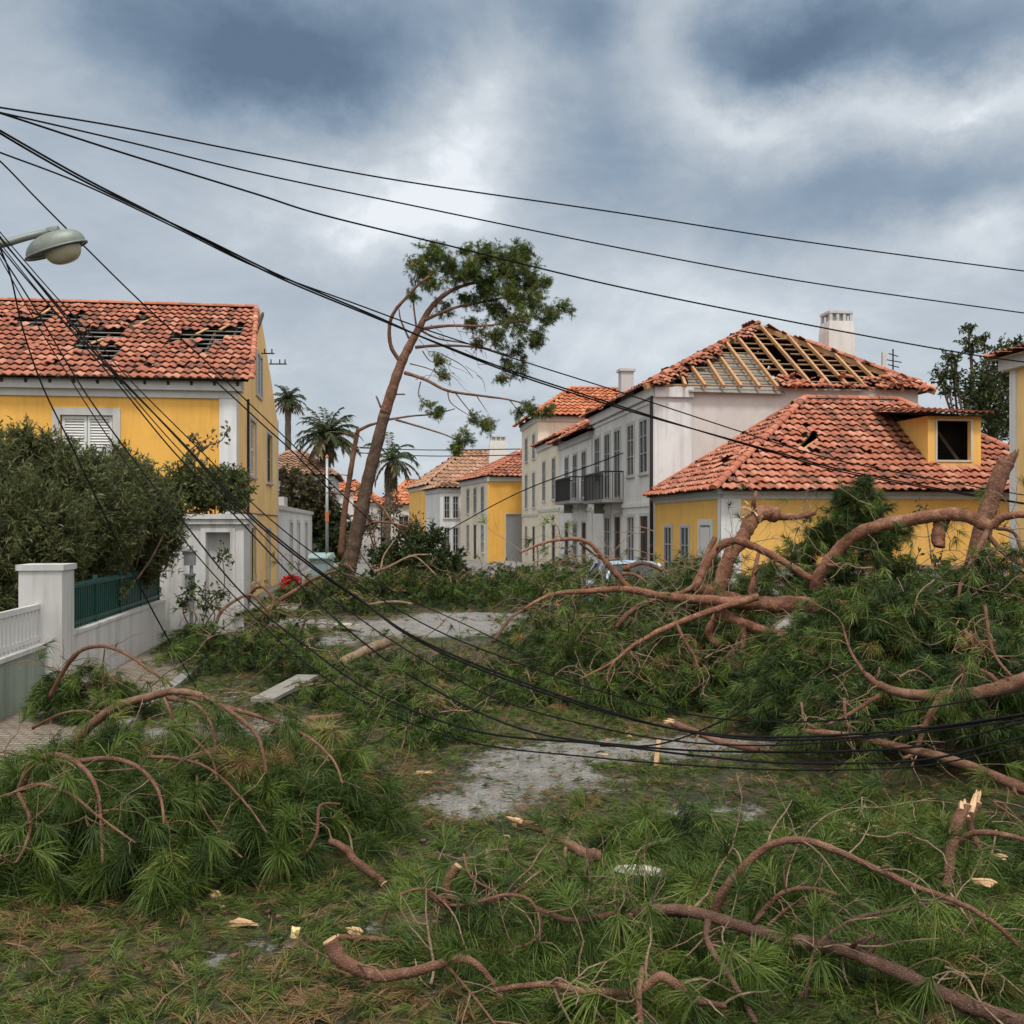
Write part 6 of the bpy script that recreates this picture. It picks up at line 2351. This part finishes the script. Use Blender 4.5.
# ---------------------------------------------------------------- leafy shrubs and the far tree
def shrub(name, label, cat, lobes, mat, L, w, dens, base, stems=6, bark='dark_bark', shoot=.5, up=.5, tint=(.1, .8), group=None, trunk_r=.03, nleaf=14):
    root = thing(name, label, cat, V((base[0], base[1], 0)), group)
    LV, tw = Leaves(), MB()
    b = V(base)
    for px, py, D, r in lobes:
        c = W(px, py, D)
        q, rr = spline([b + V((random.gauss(0, .2), random.gauss(0, .2), 0)), b.lerp(c, .5) + V((random.gauss(0, .2), random.gauss(0, .2), .1)), c], [trunk_r, trunk_r * .7, trunk_r * .4], 5)
        tw.tube(q, rr, 6)
        n = int(dens * r * r)
        o = unit(rng.normal(size=(n, 3)))
        rr_ = rng.uniform(.3, 1.0, (n, 1)) ** .6
        bump_ = 1 + .25 * np.sin(o[:, :1] * 5 + px) * np.cos(o[:, 2:] * 6 + py)
        tip = np.array(c) + o * r * rr_ * bump_
        d = unit(o + np.array([0, 0, up]) + rng.normal(0, .35, (n, 3)))
        bs = tip - d * shoot * rng.uniform(.6, 1.1, (n, 1))
        t = rng.uniform(.1, 1.0, (n, nleaf, 1))
        P = bs[:, None] + (tip - bs)[:, None] * t
        Dv = unit(d[:, None] * .8 + rng.normal(0, .55, (n, nleaf, 3)))
        tt = np.clip(np.repeat(rng.uniform(tint[0], tint[1], n), nleaf) + rng.normal(0, .12, n * nleaf), 0, 1)
        P = P.reshape(-1, 3)
        P[:, 2] = np.maximum(P[:, 2], .02)
        LV.leaves(P, Dv.reshape(-1, 3), L, w, tint=tt, droop=.15)
        for k in range(0, n, 3):
            tw.tube([V(bs[k]), V((bs[k] + tip[k]) / 2) + V((0, 0, .01)), V(tip[k])], [.008 * L / .12, .006 * L / .12, .003 * L / .12], 3, cap=False)
        for k in range(6):
            e = V(tip[random.randrange(n)])
            tw.tube([c, c.lerp(e, .5) + V((0, 0, -.03)), e], [trunk_r * .4, trunk_r * .3, trunk_r * .15], 4, cap=False)
    tw.build('stems', bark, root, smooth=True)
    LV.build('foliage', mat, root)
    return root


shrub('oleander_hedge', 'tall dark green leafy hedge spilling over the green railing', 'hedge',
      [(28, 525, 15.8, 1.05), (100, 510, 17.2, .95), (-30, 490, 15.8, 1.0), (62, 475, 16.8, .72), (118, 487, 18.0, .72), (150, 515, 18.7, .62), (140, 555, 18.8, .62), (20, 580, 15.6, .85), (88, 560, 17.2, .85),
       (8, 455, 16.5, .5), (30, 452, 16.6, .42), (95, 468, 17.5, .45), (150, 490, 18.8, .45), (-60, 550, 15.4, .9), (165, 535, 19.2, .45), (55, 540, 16.0, .8), (-25, 445, 16.5, .6), (22, 432, 16.4, .3), (50, 440, 16.8, .28), (120, 455, 18, .3), (175, 505, 19, .3), (70, 450, 17, .3), (142, 470, 18.4, .3)],
      'oleander_leaf', .14, .03, 720, (-7.9, 16.5, 0), shoot=.62, up=.9, tint=(.0, .9))
shrub('leafy_bush', 'dark leafy bush rising behind the white garden portal', 'bush', [(203, 490, 22.4, .62), (232, 492, 22.4, .55), (182, 478, 22.2, .5), (215, 475, 22.6, .42), (236, 475, 22.4, .28), (165, 495, 22, .5)],
      'oleander_leaf', .13, .045, 520, (-6.9, 22.4, 0), tint=(.0, .75))
t_ = thing('dry_vine', 'dry vine with shrivelled leaves against the yellow wall above the bush', 'vine', (-7.4, 23.6, 0))
m_, l_ = MB(), Leaves()
for pts in ([(190, 470), (200, 450), (193, 440), (194, 436)], [(185, 465), (205, 447), (222, 440), (228, 426)], [(180, 462), (190, 450), (212, 436)]):
    q, r = spline([W(x, y, 23.6) for x, y in pts], rlist(.025, .01, len(pts)), 5)
    m_.tube(q, r, 5)
    for p in q[4:]:
        l_.leaves(np.array([p] * 3) + rng.normal(0, .05, (3, 3)), rng.normal(size=(3, 3)), .16, .09, tint=rng.uniform(.3, 1, 3))
q, r = spline([V((-7.4, 23.6, 0)), V((-7.5, 23.6, 2.5)), W(185, 465, 23.6)], [.03, .03, .025], 5)
m_.tube(q, r, 5)
m_.build('stem', 'twig_bark', t_)
l_.build('foliage', 'dry_leaf', t_)
shrub('climbing_shrub', 'small thin shrub before the white portal, beside the meter boxes', 'shrub', [(192, 585, 18.9, .3), (206, 600, 18.8, .35), (222, 555, 19.6, .28), (185, 600, 18.8, .25), (222, 590, 19.3, .25)], 'tree_leaf', .12, .05, 130, (-6.0, 19.0, 0), nleaf=8, trunk_r=.018)
shrub('garden_shrub', 'brownish shrub showing above the white annex roof', 'shrub', [(297, 492, 62.6, 1.3), (316, 492, 62.6, 1.2), (288, 476, 62.6, .8), (322, 508, 62.8, 1.0), (303, 512, 62.5, 1.1)], 'dry_leaf', .3, .16, 100, (-12.9, 62.6, 0), tint=(.0, .7), trunk_r=.06)
shrub('dark_shrub', 'round dark green shrub right of the leaning pine foot', 'shrub', [(428, 552, 33.5, .85), (405, 560, 33, .8), (450, 562, 33.2, .6), (385, 560, 33.5, .7), (415, 540, 34, .55), (462, 570, 33, .4), (437, 535, 34, .4)], 'tree_leaf', .2, .08, 170, (-3.1, 33.4, 0), tint=(.0, .6), trunk_r=.05)
shrub('dead_brush', 'grey brown dead brush tangled behind the leaning pine', 'brush', [(372, 520, 40, .9), (392, 505, 40.5, .8), (405, 530, 40, .8), (365, 490, 41, .7), (418, 520, 40.5, .6), (355, 545, 39.5, .8), (388, 545, 39.5, .8)], 'dry_leaf', .2, .07, 60, (-5.0, 40, 0), nleaf=6, shoot=.9, trunk_r=.05, bark='twig_bark')
shrub('street_shrub', 'green shrub at the end of the white annex, behind the teal bin', 'shrub', [(322, 530, 63, 1.3), (335, 545, 62.5, 1.2), (330, 515, 64, 1.1), (345, 535, 62, 1.0)], 'tree_leaf', .32, .15, 90, (-11.3, 63, 0), tint=(.0, .6), trunk_r=.06)
shrub('yard_shrub', 'sparse weed by the yellow wall, between the forked limb and the stump', 'shrub', [(940, 560, 18.6, .3), (925, 510, 24.6, .35), (915, 560, 18.6, .25)], 'tree_leaf', .12, .06, 120, (7.9, 18.8, 0), nleaf=8)
shrub('far_tree', 'loose leafy tree behind the low yellow house at the right', 'tree',
      [(1000, 397, 48, 1.7), (977, 397, 48, 1.3), (994, 367, 48.5, 1.1), (1003, 350, 48, .8), (971, 344, 48.3, .75), (968, 326, 48.3, .42), (950, 356, 48, .6), (939, 376, 48, .6), (953, 373, 48, .7), (983, 379, 48, 1.2),
       (948, 388, 48, .5), (1009, 376, 48, .9), (985, 420, 48, 1.8), (1020, 410, 48, 1.6), (984, 340, 48.2, .4), (1015, 345, 48, .6)],
      'tree_leaf', .26, .11, 52, (22.8, 48, 0), tint=(.1, .9), trunk_r=.10, nleaf=10, shoot=.8)

# flowering plant
r_ = thing('flowering_plant', 'plant with one big red bloom before the white annex', 'flower', (-6.6, 30, 0))
c_ = W(291, 583.5, 30)
m_ = MB()
for k in range(4):
    q, rr, d = curly(V((-6.6 + random.gauss(0, .1), 30, 0)), (random.gauss(0, .3), 0, 1), .5, .014, 5, .3, 0)
    m_.tube(q, rr, 5)
m_.tube([V((-6.6, 30, 0)), c_], [.02, .012], 5)
m_.build('stem', 'tree_leaf', r_, tint=True)
l_ = Leaves()
N_ = 420
o_ = unit(rng.normal(size=(N_, 3)))
l_.leaves(np.array(c_) + o_ * np.array([.2, .15, .14]), o_ + np.array([0, 0, .3]), .16, .1, tint=rng.uniform(0, 1, N_))
l_.build('bloom', 'red_petal', r_)
l_ = Leaves()
N_ = 220
o_ = unit(rng.normal(size=(N_, 3)))
l_.leaves(np.array((-6.55, 30, .35)) + o_ * np.array([.35, .3, .25]), o_ + np.array([0, 0, .5]), .18, .08, tint=rng.uniform(0, 1, N_))
l_.build('foliage', 'tree_leaf', r_)


# ---------------------------------------------------------------- sign post, bin, car
def sign_post():
    b = V((W(327, 560, 44).x, 44, 0))
    root = thing('signal_post', 'thin pale post with an orange band at the end of the annex', 'post', b)
    t = MB()
    t.tube([b, b + EZ * 5.4], [.07, .06], 10)
    t.build('shaft', 'galvanised', root, smooth=True)
    t = MB()
    t.tube([b + EZ * 2.55, b + EZ * 3.0], [.085, .085], 10)
    t.tube([b + EZ * 5.38, b + EZ * 5.5], [.08, .03], 10)
    t.build('band', 'orange_tile', root, tint=True)
    b = V((W(321, 560, 43).x, 43.2, 0))
    root = thing('waste_bin', 'pale teal waste bin with lid beside the thin pale post', 'waste bin', b)
    t = MB()
    vs = []
    for z, k in ((.12, .82), (1.0, 1.0)):
        vs += [b + V((x * .48 * k, y * .4 * k, z)) for x, y in ((-1, -1), (1, -1), (1, 1), (-1, 1))]
    t.add(vs, [(0, 1, 2, 3), (0, 1, 5, 4), (1, 2, 6, 5), (2, 3, 7, 6), (3, 0, 4, 7)])
    t.build('body', 'teal_plastic', root)
    t = MB()
    vs = [b + V((x, y, z)) for x, y, z in ((-.52, -.46, 1.0), (.52, -.46, 1.0), (.52, .44, 1.0), (-.52, .44, 1.0), (-.46, -.3, 1.17), (.46, -.3, 1.17), (.46, .35, 1.2), (-.46, .35, 1.2))]
    t.add(vs, [(0, 1, 2, 3), (4, 5, 6, 7), (0, 1, 5, 4), (1, 2, 6, 5), (2, 3, 7, 6), (3, 0, 4, 7)])
    t.bar(b + V((-.5, -.48, .98)), b + V((.5, -.48, .98)), .04, .05)
    t.build('lid', 'teal_plastic', root)
    for s_ in (-1, 1):
        t = MB()
        c = b + V((s_ * .36, .3, .1))
        t.tube([c - V((.04, 0, 0)), c + V((.04, 0, 0))], [.1, .1], 12)
        t.build('wheel', 'tyre_rubber', root)


sign_post()


def car():
    o = V((2.9, 24.6, 0))
    root = thing('parked_car', 'pale blue small car half buried behind boughs by the yellow corner house', 'car', o)
    ex, ey = SV, SD
    prof = [(-1.9, .35, .62, .78), (-1.85, .28, .86, .80), (-1.2, .22, .96, .84), (-.75, .2, 1.0, .85), (1.3, .2, 1.02, .85), (1.75, .25, .98, .83), (1.95, .35, .7, .78)]
    t = MB()
    vs = []
    for y, z0, z1, hw in prof:
        for x, z in ((-hw * .92, z0), (-hw, (z0 + z1) * .5), (-hw * .93, z1), (0, z1 + .03), (hw * .93, z1), (hw, (z0 + z1) * .5), (hw * .92, z0), (0, z0)):
            vs.append(o + ex * x + ey * y + EZ * z)
    n = 8
    fs = [(i * n + j, i * n + (j + 1) % n, (i + 1) * n + (j + 1) % n, (i + 1) * n + j) for i in range(len(prof) - 1) for j in range(n)]
    fs += [tuple(range(n)), tuple((len(prof) - 1) * n + j for j in range(n))]
    t.add(vs, fs)
    body = t.build('body', 'car_paint', root, smooth=True)
    t = MB()
    cab = [(-.95, .98, .78, .98), (-.35, 1.44, .60, 1.44), (.2, 1.5, .60, 1.5), (1.0, 1.46, .60, 1.46), (1.6, 1.0, .76, 1.0)]
    vs = []
    for k, (y, z, hw, _) in enumerate(cab):
        vs += [o + ex * -hw + ey * y + EZ * z, o + EZ * (z + .03) + ey * y, o + ex * hw + ey * y + EZ * z]
    fs = [(i * 3 + j, i * 3 + j + 1, (i + 1) * 3 + j + 1, (i + 1) * 3 + j) for i in range(1, 3) for j in range(2)]
    t.add(vs, fs)
    for s_ in (-1, 1):
        for (y0, z0, w0), (y1, z1, w1) in (((-.95, .98, .79), (-.35, 1.45, .61)), ((.35, 1.0, .80), (.35, 1.48, .61)), ((1.6, 1.0, .77), (1.0, 1.46, .61))):
            t.bar(o + ex * s_ * w0 + ey * y0 + EZ * z0, o + ex * s_ * w1 + ey * y1 + EZ * z1, .07, .06)
    t.build('roof', 'car_paint', root, smooth=False)
    def glass(pts, nm):
        m = MB()
        m.poly([o + ex * x + ey * y + EZ * z for x, y, z in pts])
        m.build(nm, 'window_glass', root)
    glass([(-.75, -.93, .99), (.75, -.93, .99), (.57, -.36, 1.43), (-.57, -.36, 1.43)], 'rear_window')
    glass([(-.73, 1.58, 1.01), (.73, 1.58, 1.01), (.57, 1.0, 1.45), (-.57, 1.0, 1.45)], 'windscreen')
    for s_ in (-1, 1):
        glass([(s_ * .78, -.88, .99), (s_ * .78, 1.52, 1.01), (s_ * .595, .98, 1.45), (s_ * .595, -.36, 1.43)], 'side_window')
        for y in (-1.2, 1.2):
            m = MB()
            c = o + ex * s_ * .74 + ey * y + EZ * .3
            m.tube([c - ex * .1, c + ex * .1], [.3, .3], 20)
            wl = m.build('wheel', 'tyre_rubber', root)
            m = MB()
            m.tube([c - ex * .105, c + ex * .105], [.18, .18], 16)
            m.build('rim', 'galvanised', wl)
        m = MB()
        m.box(o + ex * s_ * .62 + ey * -1.885 + EZ * .72, ex, ey, EZ, .12, .03, .09)
        m.build('tail_lamp', 'red_petal', root)


car()
